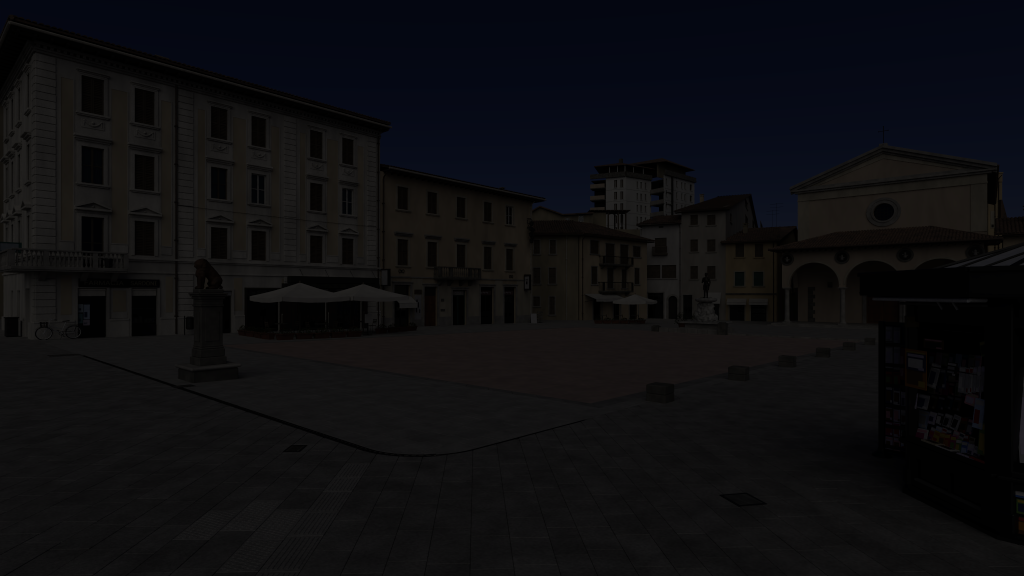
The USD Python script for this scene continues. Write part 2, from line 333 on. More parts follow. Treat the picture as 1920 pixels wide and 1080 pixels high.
def lay(zone, ang, wid, lens, seed, textured=False, mt=None):
    r = random.Random(seed); ax = np.array([math.cos(ang), math.sin(ang)]); pv = np.array([-ax[1], ax[0]])
    co = np.vstack([np.array(g.exterior.coords) for g in getattr(zone, 'geoms', [zone])]); a0, a1 = (co @ ax).min(), (co @ ax).max(); b0, b1 = (co @ pv).min(), (co @ pv).max()
    from shapely.prepared import prep
    pz = prep(zone); b = math.floor(b0 / wid) * wid
    while b < b1:
        w = wid * r.uniform(.78, 1.22) if mt is slab_mat and not abs(b + wid/2 - RIBV) < wid*4 else wid; a = a0 - r.random() * .8
        while a < a1:
            l = r.uniform(*lens); P = [ax*x + pv*y for x, y in ((a+.0025, b+.0025), (a+l-.0025, b+.0025), (a+l-.0025, b+w-.0025), (a+.0025, b+w-.0025))]
            pg = Polygon(P); tilt = r.uniform(-.0015, .0015)
            if pz.intersects(pg):
                q = pg if pz.contains(pg) else pg.intersection(zone).buffer(-.0025, join_style=2)
                for g in getattr(q, 'geoms', [q]):
                    if g.geom_type == 'Polygon' and g.area > .004:
                        g = g.simplify(.004); c = np.array(g.centroid.coords[0]); t = c @ fwd[:2]; mid = b + w / 2
                        rb = None
                        if textured and g.area > .1:
                            if abs(mid - RIBV) <= w / 2 and 4.0 < c @ ax < 7.6: rb = 'rib'
                            elif RIBV + w * .6 < mid < RIBV + w * 3.6 and (4.6 < c @ ax < 5.9) and r.random() < .8: rb = 'dot'
                        px = g.area * 1.0 / t**3 if t > 0 and abs((c @ rgt[:2]) / t) < 1.02 else 0
                        SL.append((px, g, tilt, rb, ax, mt))
            a += l
        b += w
RIBV = np.array([2.95, 5.2]) @ np.array([-math.sin(math.pi/4), math.cos(math.pi/4)])
lay(zone_out, math.pi / 4, .34, (.45, .8), 3, True, slab_mat)
lay(zone_in, 0.0, .42, (.5, .9), 4, False, slab_in)
lay(zone_back, 0.0, .42, (.5, .9), 5, False, slab_in)
pavement = thing('pavement', None, None, kind='structure')
mbb = MB(); drape(mbb, unary_union([zone_out, zone_in, zone_back]).buffer(.02), -.008); obj('bedding', mbb, bed_mat, pavement)
SL.sort(key=lambda e: -e[0]); rest = MB(); cnt = 0
rest2 = MB()
for px, g, tilt, rb, ax, mt in SL:
    if cnt < 298:
        m = MB()
        if slab_geo(g, .004 + tilt, m, rb, ax): obj('paving_slab', m, slab_tex if rb else mt, pavement); cnt += 1
    else: slab_geo(g, .004 + tilt, rest if mt is slab_mat else rest2, rb, ax)
obj('far_paving_slabs', rest, slab_mat, pavement, kind='stuff'); obj('inner_paving_slabs', rest2, slab_in, pavement, kind='stuff')

square = thing('brick_square', None, None, kind='structure')
m = MB(); drape(m, red, .003); obj('brick_field', m, pave_red, square)
kb = border.difference(red); kc = np.array(border.exterior.coords)
for (A, B, n_) in ((0, 3, 26), (3, 2, 36), (0, 1, 38)):
    o0, o1 = np.array(border.exterior.coords)[A], np.array(border.exterior.coords)[B]; i0, i1 = np.array(red.exterior.coords)[A], np.array(red.exterior.coords)[B]
    for k in range(n_):
        a, b = (k + .006) / n_, (k + .994) / n_; m = MB(); pg = Polygon([o0+(o1-o0)*a, o0+(o1-o0)*b, i0+(i1-i0)*b, i0+(i1-i0)*a])
        pg = pg if pg.exterior.is_ccw else Polygon(list(pg.exterior.coords)[::-1])
        if slab_geo(pg, .006, m): obj('border_stone', m, slab_mat, square)

# drain slot that frames the grey zone
dr = thing('drain_channel', 'long dark drain slot bending round the grey paving in the foreground', 'drain', (4.65, 6.0, gz(4.65)))
m = MB(); drape(m, unary_union([LineString(CH[:9]).buffer(.05, cap_style=2), LineString(CH[8:]).buffer(.015, cap_style=2)]), -.012); obj('slot', m, kiosk_metal, dr)
m = MB()
for sgn in (-1, 1):
    for ln, o in ((LineString(CH[:9]), .055), (LineString(CH[8:]), .019)): drape(m, ln.parallel_offset(o, 'left' if sgn < 0 else 'right').buffer(.007, cap_style=2), .004)
obj('edge_rail', m, iron, dr)
m = MB(); L_ = CHL.length
L_ = LineString(CH[:9]).length
for d in np.arange(.05, L_, .11):
    p, q = np.array(CHL.interpolate(d).coords[0]), np.array(CHL.interpolate(min(d + .02, L_)).coords[0]); t = (q - p) / np.linalg.norm(q - p); n = np.array([-t[1], t[0]])
    drape(m, Polygon([p - n*.05, p + t*.03 - n*.05, p + t*.03 + n*.05, p + n*.05]), .0)
obj('grating_bars', m, iron, dr, kind='stuff')

def cover(c, w, l, ang, label, bars=0):
    t = thing('drain_grate' if bars else 'manhole_cover', label, 'grate' if bars else 'manhole cover', (c[0], c[1], gz(c[0])))
    a = np.array([math.cos(ang), math.sin(ang)]); b = np.array([-a[1], a[0]]); R = lambda x0, x1, y0, y1: Polygon([np.array(c) + a*x + b*y for x, y in ((x0,y0),(x1,y0),(x1,y1),(x0,y1))])
    m = MB(); drape(m, R(-l/2, l/2, -w/2, w/2).difference(R(-l/2+.03, l/2-.03, -w/2+.03, w/2-.03)), .012); obj('frame', m, iron, t)
    m = MB(); drape(m, R(-l/2+.03, l/2-.03, -w/2+.03, w/2-.03), .0085 if bars else .010); obj('pit' if bars else 'plate', m, kiosk_metal if bars else stone_dark, t)
    for k in range(bars):
        x = -l/2 + .03 + (k + .5) * (l - .06) / bars; m = MB(); drape(m, R(x - .008, x + .008, -w/2+.03, w/2-.03), .0125); obj('bar', m, frame_grey, t)
    if not bars:
        for k in range(-3, 4):
            m = MB(); drape(m, R(k*l/8 - .01, k*l/8 + .01, -w/2+.05, w/2-.05), .0135); obj('rib', m, iron, t)
cover((6.42, 2.12), .36, .36, .95, 'iron storm grate with parallel bars in the right foreground paving', 9)
cover((4.2, 25.7), .6, .9, 0, 'flat iron cover at the far end of the long drain slot')
cover((4.78, 15.07), .35, .45, 0, 'small iron cover in front of the lion pedestal')
cover((3.95, 7.75), .24, .36, .78, 'dark iron cover beside the middle of the drain slot')

# raised church platform
plat = thing('church_platform', None, None, kind='structure')
m = MB(); P = Polygon([(39.5, 4.6), (39.5, 19.9), (57.5, 20.5), (57.5, -4), (39.5, -4)])
for g in [P]:
    e = trimesh.creation.extrude_polygon(g, .6, engine='earcut'); v = np.array(e.vertices); v[:, 2] += -.6 + .10 + gz(v[:, 0]); m.add(v, e.faces, True)
obj('platform_paving', m, pave_far, plat)
for k in range(15):
    m = MB(); y0, y1 = 4.65 + k*1.017, 4.65 + (k+1)*1.017 - .012; z = gz(39.4); m.box(WORLD, 39.36, 39.72, y0, y1, z - .1, z + .112, .012); obj('edge_stone', m, stone_grey, plat)

# ---------------------------------------------------------------- building kit
def wall(T, fr, s0, s1, z0, z1, holes, mat, th=.35, top=None, name='wall'):
    pg = Polygon([(s0, z0), (s1, z0), (s1, z1), (s0, z1)]) if top is None else Polygon(top)
    hs = [h if isinstance(h, Polygon) else sbox(*h) for h in holes]
    if hs: pg = pg.difference(unary_union(hs))
    m = MB(); m.poly(fr, pg, -th, 0.0); return obj(name, m, mat, T)
def shutters(fr, T, s0, s1, z0, z1, mat, o=-.10, leaves=2, slat=.09, swing=None):
    w = (s1 - s0) / leaves
    for k in range(leaves):
        a, b = s0 + k*w + .006, s0 + (k+1)*w - .006; m = MB(); st = .065
        m.box(fr, a, a+st, o, o+.045, z0, z1); m.box(fr, b-st, b, o, o+.045, z0, z1)
        zm = (z0 + z1) / 2
        for c in (z0, zm - .04, z1 - .08): m.box(fr, a+st, b-st, o, o+.045, c, c+.08)
        m.box(fr, a+st, b-st, o-.012, o-.006, z0, z1)
        for c in np.arange(z0 + .11, z1 - .1, slat):
            if abs(c - zm) > .07:
                m.hexa([fr.pt(a+st,o+.0,c+.05), fr.pt(b-st,o+.0,c+.05), fr.pt(b-st,o+.036,c-.01), fr.pt(a+st,o+.036,c-.01), fr.pt(a+st,o+.0,c+.062), fr.pt(b-st,o+.0,c+.062), fr.pt(b-st,o+.036,c+.002), fr.pt(a+st,o+.036,c+.002)])
        obj('shutter', m, mat, T)
def casement(fr, T, s0, s1, z0, z1, mat, o=-.16, mull=1, trans=1, curtain=None):
    m = MB(); f = .06
    m.box(fr, s0, s0+f, o, o+.06, z0, z1); m.box(fr, s1-f, s1, o, o+.06, z0, z1); m.box(fr, s0+f, s1-f, o, o+.06, z0, z0+f); m.box(fr, s0+f, s1-f, o, o+.06, z1-f, z1)
    for k in range(mull):
        c = s0 + (s1 - s0) * (k + 1) / (mull + 1); m.box(fr, c-.045, c+.045, o+.002, o+.064, z0+f, z1-f)
    for k in range(trans):
        c = z0 + (z1 - z0) * (k + 1) / (trans + 1); m.box(fr, s0+f, s1-f, o+.01, o+.05, c-.02, c+.02)
    obj('casement', m, mat, T); m = MB(); m.box(fr, s0+f, s1-f, o+.02, o+.026, z0+f, z1-f); obj('pane', m, glass, T)
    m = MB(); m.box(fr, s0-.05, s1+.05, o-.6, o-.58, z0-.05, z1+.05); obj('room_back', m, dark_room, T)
    if curtain:
        m = MB(); n = 24
        for k in range(n):
            a = s0 + (s1-s0)*k/n; b = s0 + (s1-s0)*(k+1)/n; d = .02 if k % 2 else 0; d2 = .02 - d
            m.hexa([fr.pt(a,o-.1-d,z0), fr.pt(b,o-.1-d2,z0), fr.pt(b,o-.09-d2,z0), fr.pt(a,o-.09-d,z0), fr.pt(a,o-.1-d,z1), fr.pt(b,o-.1-d2,z1), fr.pt(b,o-.09-d2,z1), fr.pt(a,o-.09-d,z1)])
        obj('curtain', m, curtain, T)
def surround(fr, T, s0, s1, z0, z1, mat, w=.16, p=.05, name='window', sill=True):
    m = MB(); m.box(fr, s0-w, s0, -.02, p, z0, z1+w); m.box(fr, s1, s1+w, -.02, p, z0, z1+w); m.box(fr, s0, s1, -.02, p, z1, z1+w)
    win = obj(name, m, mat, T)
    if sill:
        m = MB(); m.box(fr, s0-w-.08, s1+w+.08, -.02, p+.10, z0-.10, z0-.002, .012); m.box(fr, s0-w-.02, s1+w+.02, -.02, p+.045, z0-.16, z0-.10); obj('sill', m, mat, win)
    return win
def lintel(fr, win, s0, s1, z, mat, ext=.3, h=.16, p=.24):
    m = MB(); m.box(fr, s0-ext+.1, s1+ext-.1, -.01, .07, z-.09, z); m.box(fr, s0-ext+.04, s1+ext-.04, -.01, p*.6, z, z+h*.45); m.box(fr, s0-ext, s1+ext, -.01, p, z+h*.45, z+h, .015); obj('lintel', m, mat, win)
def pediment(fr, win, c, w, z, mat, h=.42, p=.26):
    m = MB(); m.box(fr, c-w, c+w, -.01, p, z, z+.11, .012)
    for sg in (-1, 1):
        P = Polygon([(c+sg*w, z+.11), (c+sg*w, z+.20), (c, z+h+.10), (c, z+h)]); m.poly(fr, P, -.01, p)
    m.poly(fr, Polygon([(c-w+.14, z+.11), (c+w-.14, z+.11), (c, z+h-.02)]), -.01, .05)
    m.ball(fr.pt(c, .06, z+.22), .07, 1); obj('pediment', m, mat, win)
def swag(fr, win, c, z, mat, w=.36):
    m = MB(); m.box(fr, c-w-.14, c+w+.14, .03, .052, z-.28, z+.20, .008)
    pts = [fr.pt(c + w*t, .075, z + .1 - .24*(1 - t*t)) for t in np.linspace(-1, 1, 11)]; m.tube(pts[:6], .025, 6, .055); m.tube(pts[5:], .055, 6, .025)
    for sg in (-1, 1): m.ball(fr.pt(c+sg*w, .07, z+.1), .05, 1); m.tube([fr.pt(c+sg*w, .07, z+.08), fr.pt(c+sg*(w+.02), .07, z-.16)], .03, 5, .012)
    m.ball(fr.pt(c, .08, z+.02), .07, 1); obj('garland_relief', m, mat, win)
def tiles(mb, A, B, C, D, pitch=.24, row=.42, thick=.10, seed=0):
    """A clay roof on the quad A-B (eave) C-D (upper edge): a slab carrying rows of half round tiles."""
    A, B, C, D = (np.asarray(x, float) for x in (A, B, C, D)); n = np.cross(B - A, D - A); n /= np.linalg.norm(n)
    if n[2] < 0: n = -n
    mb.hexa([A - n*thick, B - n*thick, C - n*thick, D - n*thick, A, B, C, D])
    r = random.Random(seed); ex = (B - A) / np.linalg.norm(B - A); up = np.cross(n, ex); up = up if up @ (D - A) > 0 else -up
    H = (D - A) @ up; Hc = (C - A) @ up; W = np.linalg.norm(B - A); xd, xc = (D - A) @ ex, (C - A) @ ex
    k = int(W / pitch)
    for i in range(k + 1):
        x = (i + .5) * W / (k + 1); top = H + (Hc - H) * np.clip((x - xd) / max(xc - xd, 1e-6), 0, 1)
        if xd > 1e-3 and x < xd: top = H * x / xd
        if xc < W - 1e-3 and x > xc: top = Hc * (W - x) / (W - xc)
        y = -.07; base = A + ex * x; g = .5 * W / (k + 1)
        while y < top - .05:
            l = min(row + .06, top - y); rr = g * r.uniform(.80, .92); j = r.uniform(-.012, .012); V = []
            for yy, rad, lift in ((y, rr, .035), (y + l, rr * .86, .008)):
                for t in (0.06, .28, .5, .72, .94):
                    V.append(base + ex*(j - rad*math.cos(math.pi*t)) + up*yy + n*(lift + rad*.8*math.sin(math.pi*t)))
            Fc = []
            for t in range(4): Fc += [[t, t+1, 6+t], [t, 6+t, 5+t]]
            Fc += [[0, 2, 1], [0, 3, 2], [0, 4, 3]]
            V = np.array(V); a = V[Fc[2][0]]; nn = np.cross(V[Fc[2][1]] - a, V[Fc[2][2]] - a)
            mb.add(V, np.array(Fc) if nn @ n > 0 else np.array(Fc)[:, ::-1]); y += row
def ridge(mb, A, B, r=.11):
    A, B = np.asarray(A, float), np.asarray(B, float); L = np.linalg.norm(B - A); k = max(1, int(L / .42))
    for i in range(k):
        p, q = A + (B - A) * (i / k), A + (B - A) * ((i + 1.06) / k); mb.tube([p, q], r * 1.1, 6, r * .92)
def balustrade(fr, T, s0, s1, o0, o1, z0, z1, mat, post=(), step=.19, sides=True, slab=.16, iron_bars=False):
    """A balcony as a part: slab with brackets, posts, rail, balusters as its pieces."""
    m = MB(); m.box(fr, s0-.06, s1+.06, o0, o1+.06, z0-slab, z0, .015); m.box(fr, s0-.02, s1+.02, o0, o1+.02, z0-slab-.07, z0-slab); b = obj('balcony', m, mat, T)
    m = MB(); m.box(fr, s0-.03, s1+.03, o1-.14, o1+.03, z1-.09, z1, .012)
    if sides:
        for s in (s0, s1): m.box(fr, s-.07, s+.07, o0, o1-.14, z1-.09, z1)
    obj('hand_rail', m, mat if not iron_bars else iron, b)
    def bal(s, o):
        q = fr.pt(s, o, z0); h = z1 - .09 - z0; m = MB()
        if iron_bars: m.tube([q, q + [0,0,h]], .012, 4)
        else: m.lathe(q, [(.05,0),(.05,h*.08),(.028,h*.14),(.055,h*.36),(.05,h*.46),(.022,h*.78),(.04,h*.88),(.05,h*.92),(.05,h)], 6)
        obj('baluster', m, iron if iron_bars else mat, b)
    ends = sorted(set([s0, s1] + list(post)))
    for s in ends:
        m = MB(); m.box(fr, s-.1, s+.1, o1-.2, o1+.01, z0+.002, z1-.091); obj('post', m, mat if not iron_bars else iron, b)
    for a, c in zip(ends[:-1], ends[1:]):
        k = int((c - a - .2) / step)
        for i in range(k): bal(a + .1 + (c - a - .2) * (i + .5) / k, o1 - .09)
    if sides:
        for s in (s0, s1):
            k = int((o1 - .2 - o0) / step)
            for i in range(k): bal(s, o0 + (o1 - .2 - o0) * (i + .5) / k)
    return b
def bracket(fr, b, s, o1, z, mat, h=.45, w=.12):
    m = MB(); m.hexa([fr.pt(s-w,0,z-h), fr.pt(s+w,0,z-h), fr.pt(s+w,.12,z-h), fr.pt(s-w,.12,z-h), fr.pt(s-w,0,z), fr.pt(s+w,0,z), fr.pt(s+w,o1,z), fr.pt(s-w,o1,z)]); obj('bracket', m, mat, b)
def downpipe(fr, T, s, z0, z1, mat, o=.09):
    m = MB(); m.tube([fr.pt(s, o, z0), fr.pt(s, o, z1 - .5), fr.pt(s, o + .05, z1 - .35), fr.pt(s, o + .5, z1)], .055, 8)
    for z in np.arange(z0 + 1, z1 - 1, 2.2): m.box(fr, s - .085, s + .085, 0, o + .075, z, z + .05)
    obj('downpipe', m, mat, T)
def eave_roof(T, x0, x1, y0, y1, z, ov, rise, ridge_y=None, mat=tile_red, hips=(True, True), gut=True, soffit=.22):
    """A hipped tiled roof over an axis-aligned house with a deep wooden eave; x, y are the walls' outer faces."""
    X0, X1, Y0, Y1 = x0 - ov, x1 + ov, y0 - ov, y1 + ov; yr = (y0 + y1) / 2; zr = z + rise; half = yr - Y0
    a = X0 + (half if hips[0] else 0); b = X1 - (half if hips[1] else 0)
    A, B, C, D = [X0,Y0,z+soffit], [X1,Y0,z+soffit], [X1,Y1,z+soffit], [X0,Y1,z+soffit]; R0, R1 = [a,yr,zr], [b,yr,zr]
    m = MB(); tiles(m, A, B, R1, R0, seed=1); tiles(m, C, D, R0, R1, pitch=1.2, row=2, seed=2)
    if hips[0]: tiles(m, D, A, R0, R0, seed=3)
    if hips[1]: tiles(m, B, C, R1, R1, pitch=.5, row=1, seed=4)
    ridge(m, R0, R1)
    if hips[0]: ridge(m, A, R0)
    if hips[1]: ridge(m, B, R1)
    rf = obj('roof', m, mat, T)
    m = MB(); m.plan(sbox(X0+.04, Y0+.04, X1-.04, Y1-.04), z - .04, z + .06)
    for x in np.arange(X0 + .25, X1, .62): m.box(WORLD, x-.05, x+.05, Y0+.05, y0+.02, z-.17, z-.04)
    if hips[0]:
        for y in np.arange(Y0 + .25, Y1, .62): m.box(WORLD, X0+.05, x0+.02, y-.05, y+.05, z-.165, z-.035)
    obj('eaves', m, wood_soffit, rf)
    if gut:
        m = MB(); m.tube([[X0-.06,Y0-.07,z+.10],[X1+.06,Y0-.07,z+.10]], .075, 8)
        if hips[0]: m.tube([[X0-.07,Y0-.06,z+.10],[X0-.07,Y1+.06,z+.10]], .075, 8)
        obj('gutter', m, gutter_m, rf)
    return rf
def chimney(rf, c, z0, z1, w=.5, mat=None):
    f = Fr(c, (1, 0)); m = MB(); m.box(f, -w/2, w/2, -w/2, w/2, z0, z1-.2); m.box(f, -w/2-.07, w/2+.07, -w/2-.07, w/2+.07, z1-.2, z1-.1)
    for a in (-1, 1):
        for b in (-1, 1): m.box(f, a*w*.3-.05, a*w*.3+.05, b*w*.3-.05, b*w*.3+.05, z1-.1, z1+.1)
    m.box(f, -w/2-.09, w/2+.09, -w/2-.09, w/2+.09, z1+.1, z1+.17); obj('chimney', m, mat or plaster_olive, rf)
def antenna(rf, c, z0, z1):
    m = MB(); c = np.array([*c, 0.0]); m.tube([c+[0,0,z0], c+[0,0,z1]], .02, 5)
    for k, z in enumerate((z1-.1, z1-.6)):
        m.tube([c+[0,-.9,z], c+[0,.9,z]], .012, 4)
        for t in np.arange(-.8, .9, .2): m.tube([c+[-.3+.1*k,t,z], c+[.3-.1*k,t,z]], .008, 4)
    obj('antenna', m, iron, rf)

# ---------------------------------------------------------------- corner palazzo, on the left
F1 = Fr((0, 35.5), (1, 0)); FL = Fr((4.68, 0), (0, -1))
B1 = thing('corner_palazzo', 'four storey pale palazzo with rusticated strips, pedimented windows and deep dark eaves', 'building', (14.8, 35.5, 0))
bays = [6.97, 9.31, 13.23, 15.63, 19.63, 22.12]; hw = .48
rows = [(11.78, 13.70), (8.10, 10.03), (4.45, 6.36)]
holes = [(c - hw, a, c + hw, b) for c in bays for a, b in rows]
holes[2] = (bays[0] - hw, 3.66, bays[0] + hw, 6.36)
gfl = [(6.33, 7.57, 2.62), (8.68, 9.93, 2.63), (13.15, 13.97, 2.50), (14.85, 17.0, 2.60), (18.3, 20.4, 2.4), (21.2, 23.3, 2.4)]
holes += [(a, gz(a) - .3, b, t) for a, b, t in gfl]
wall(B1, F1, 4.68, 24.95, -1.2, 14.95, holes, stone_light)
sides = [-37.3, -40.4, -43.0, -45.3]
wall(B1, FL, -47.2, -35.85, -1.2, 14.95, [(c - .42, a, c + .42, b) for c in sides for a, b in rows] + [(-38.6, -.3, -37.2, 2.6), (-41.6, .7, -40.4, 2.5), (-44, .7, -43, 2.5)], stone_light, name='side_wall')
m = MB(); m.box(WORLD, 24.6, 24.94, 35.86, 47.2, -1, 14.95); m.box(WORLD, 5.04, 24.59, 46.9, 47.2, -1, 14.95); m.box(WORLD, 5.04, 24.59, 40.5, 40.6, -1, 14.9); obj('rear_wall', m, plaster_cream, B1)
# ochre fields between the bays, and their rims
for a, b in [(5.66, 6.16), (7.78, 8.50), (10.12, 10.62), (12.02, 12.42), (14.04, 14.82), (16.44, 16.98), (18.42, 18.82), (20.44, 21.31), (22.93, 23.45)]:
    m = MB(); m.box(F1, a, b, -.01, .012, 5.05, 13.35); o_ = obj('plaster_field', m, plaster_cream, B1)
    m = MB()
    for c, d in ((a - .05, a), (b, b + .05)): m.box(F1, c, d, -.01, .03, 5.0, 13.4)
    m.box(F1, a, b, -.01, .03, 13.35, 13.40); m.box(F1, a, b, -.01, .03, 5.0, 5.05); m.box(F1, a - .02, b + .02, -.01, .045, 4.55, 4.95); obj('field_rim', m, stone_light, o_)
for a, b in [(5.66, 6.10), (10.35, 10.7), (12.02, 12.9), (14.1, 14.6), (17.15, 17.28)]:
    m = MB(); m.box(F1, a, b, -.01, .012, 1.25, 3.3); obj('plaster_field', m, plaster_cream, B1)
m = MB(); m.box(F1, 7.85, 8.45, -.01, .012, 1.35, 2.5); o_ = obj('plaster_field', m, plaster_cream, B1); m = MB(); m.box(F1, 7.8, 8.5, -.01, .03, 1.0, 1.3); obj('field_rim', m, stone_light, o_)
# rusticated strips: one block per course
zc = np.linspace(4.45, 14.25, 27); zc2 = np.linspace(.95, 3.45, 8)
for a, b in [(4.66, 5.46), (10.98, 11.78), (17.3, 18.14), (23.78, 24.55)]:
    for Z in (zc, zc2):
        for z0, z1 in zip(Z[:-1], Z[1:]):
            m = MB(); m.box(F1, a, b + rng.uniform(-.006, .006), -.01, .055, z0 + .014, z1 - .014, .014); obj('rusticated_block', m, stone_light, B1)
for Z in (zc, zc2):
    for z0, z1 in zip(Z[:-1], Z[1:]):
        m = MB(); m.box(FL, -36.3, -35.56, -.01, .05, z0 + .014, z1 - .014, .014); obj('rusticated_block', m, stone_light, B1)
for c, fr in [(c, F1) for c in bays] + [(c, FL) for c in sides]:
    w = .74 if fr is F1 else .66
    for z0, z1 in ((6.55, 7.9), (10.65, 11.55)):
        m = MB(); m.box(fr, c - w, c + w, -.01, .022, z0, z1); obj('bay_panel', m, stone_light, B1)
k = 0
for c in bays:
    for r, (z0, z1) in enumerate(rows):
        if r == 2 and c == bays[0]: z0 = 3.66
        win = surround(F1, B1, c - hw, c + hw, z0, z1, stone_light, sill=(r < 2))
        if r == 0: lintel(F1, win, c - hw, c + hw, z1 + .16, stone_light, ext=.22, h=.14, p=.2); swag(F1, win, c, z0 - .5, stone_light)
        if r == 1: lintel(F1, win, c - hw, c + hw, z1 + .36, stone_light, ext=.34, h=.2, p=.28)
        if r == 2: pediment(F1, win, c, .78, 6.68, stone_light)
        g = (r == 1 and c in (bays[0], bays[2], bays[3], bays[5])) or (r == 2 and c == bays[0])
        if g: casement(F1, win, c - hw, c + hw, z0, z1, frame_white if (r == 1 and c in (bays[3], bays[5])) else wood_dark, curtain=canvas_grey if r == 1 else None)
        else: shutters(F1, win, c - hw, c + hw, z0, z1, wood_dark)
for c in sides:
    for r, (z0, z1) in enumerate(rows):
        win = surround(FL, B1, c - .42, c + .42, z0, z1, stone_light)
        if r == 0: lintel(FL, win, c - .42, c + .42, z1 + .16, stone_light, ext=.22, h=.14, p=.2)
        if r == 1: lintel(FL, win, c - .42, c + .42, z1 + .36, stone_light, ext=.34, h=.2, p=.28)
        if r == 2: pediment(FL, win, c, .72, 6.68, stone_light)
        shutters(FL, win, c - .42, c + .42, z0, z1, wood_dark, slat=.14)
for fr, a, b in ((F1, 4.6, 24.95), (FL, -47.2, -35.42)):
    m = MB(); m.box(fr, a, b, -.01, .16, 4.20, 4.30, .012); m.box(fr, a, b, -.01, .09, 4.12, 4.20); obj('string_course', m, stone_light, B1)
    m = MB(); m.box(fr, a + .02, b, -.01, .08, 3.46, 3.56, .01); obj('string_course', m, stone_light, B1)
    m = MB(); m.box(fr, a + .04, b, -.01, .10, 14.30, 14.42); m.box(fr, a + .02, b, -.01, .17, 14.42, 14.52, .01)
    for s in np.arange(a + .1, b, .26): m.box(fr, s, s + .13, .0, .22, 14.52, 14.66)
    m.box(fr, a, b, -.01, .30, 14.66, 14.80, .01); obj('cornice', m, stone_grey, B1)
xs_ = [4.6] + [v for a, b, t in gfl for v in (a - .12, b + .12)] + [24.95]
for a, b in zip(xs_[0::2], xs_[1::2]):
    m = MB(); m.box(F1, a, b, -.01, .09, -1, .86); m.box(F1, a - .0, b + .0, -.01, .12, .86, .96, .012); obj('plinth', m, stone_light, B1)
m = MB(); m.box(FL, -37.1, -35.42, -.01, .09, -1, .86); m.box(FL, -47.2, -38.7, -.01, .09, -1, .86); obj('plinth', m, stone_light, B1)
for a, b, t in gfl:
    m = MB(); z = gz(a) - .3
    m.box(F1, a - .12, a, -.02, .07, z, t); m.box(F1, b, b + .12, -.02, .07, z, t); m.box(F1, a - .12, b + .12, -.02, .07, t, t + .1); sh = obj('shop_front', m, stone_light if b < 14.5 else wood_soffit, B1)
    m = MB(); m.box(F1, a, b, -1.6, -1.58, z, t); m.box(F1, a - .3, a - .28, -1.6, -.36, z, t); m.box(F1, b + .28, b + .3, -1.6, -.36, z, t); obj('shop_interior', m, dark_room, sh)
    m = MB(); f = .06; zb = gz(a) + .02
    m.box(F1, a, a + f, -.22, -.16, zb, t); m.box(F1, b - f, b, -.22, -.16, zb, t); m.box(F1, a + f, b - f, -.22, -.16, t - f, t); m.box(F1, a + f, b - f, -.22, -.16, zb, zb + .12)
    for q in range(1, max(2, round((b - a) / .62))): x = a + (b - a) * q / max(2, round((b - a) / .62)); m.box(F1, x - .03, x + .03, -.22, -.16, zb + .12, t - f)
    obj('shop_frame', m, sign_black, sh)
    m = MB(); m.box(F1, a + f, b - f, -.195, -.188, zb + .12, t - f); obj('pane', m, glass, sh)
    if b < 10.5:
        m = MB()
        for q in range(5): m.box(F1, a + .04, b - .04, -.10 + .006 * (q % 2), -.07, t - .42 + q * .055, t - .372 + q * .055)
        m.box(F1, a + .02, b - .02, -.14, -.03, t - .14, t - .02, .015); obj('roller_blind', m, rolled_shutter, sh)
for a, b in ((17.14, 18.16), (20.54, 21.06), (23.44, 23.7)):
    m = MB(); m.box(F1, a, b, .0, .13, -1, 3.0)
    for q in range(max(1, int((b - a) / .3))): m.box(F1, a + .05 + q * .3, a + .28 + q * .3, .13, .15, .0, 2.9)
    obj('timber_cladding', m, wood_soffit, B1)
for a, b, z0, z1 in ((-38.6, -37.2, -.3, 2.6), (-41.6, -40.4, .7, 2.5), (-44, -43, .7, 2.5)):
    m = MB(); m.box(FL, a, b, -.3, -.22, z0, z1); m.box(FL, (a+b)/2 - .03, (a+b)/2 + .03, -.22, -.2, z0, z1); obj('side_door', m, wood_soffit, B1)
m = MB(); m.box(F1, 8.72, 9.89, -.15, -.10, -.05, .62); obj('stall_riser', m, sign_black, B1)
for a, z0, z1, w, mt in ((6.38, 1.35, 1.78, .22, flatc('pale_poster', (.42, .5, .55))), (6.62, .98, 1.75, .26, flatc('blue_white_poster', (.36, .44, .56))), (6.38, .78, 1.28, .2, flatc('teal_poster', (.16, .3, .32))), (6.60, .66, .95, .28, flatc('lilac_poster', (.4, .36, .44)))):
    m = MB(); m.box(F1, a, a + w, -.187, -.18, z0, z1); o_ = obj('poster', m, mt, B1)
    m = MB(); m.box(F1, a + .03, a + w * .6, -.181, -.177, z0 + .1, z0 + (z1 - z0) * .5); obj('poster_print', m, flatc('poster_navy', (.03, .05, .1)), o_)
for q in range(9):
    a = 8.8 + q * .12; h = rng.uniform(.12, .34); m = MB(); m.box(F1, a, a + .1, -.5, -.3, .74, .74 + h); obj('display_box', m, flatc('box_tone_%d' % (q % 4), [(.05, .09, .3), (.3, .33, .34), (.12, .22, .2), (.34, .32, .24)][q % 4]), B1)
m = MB(); m.box(F1, 8.74, 9.87, -.9, -.24, .68, .735); m.box(F1, 8.74, 9.87, -.9, -.5, 1.45, 1.48); obj('display_shelf', m, stone_grey, B1)
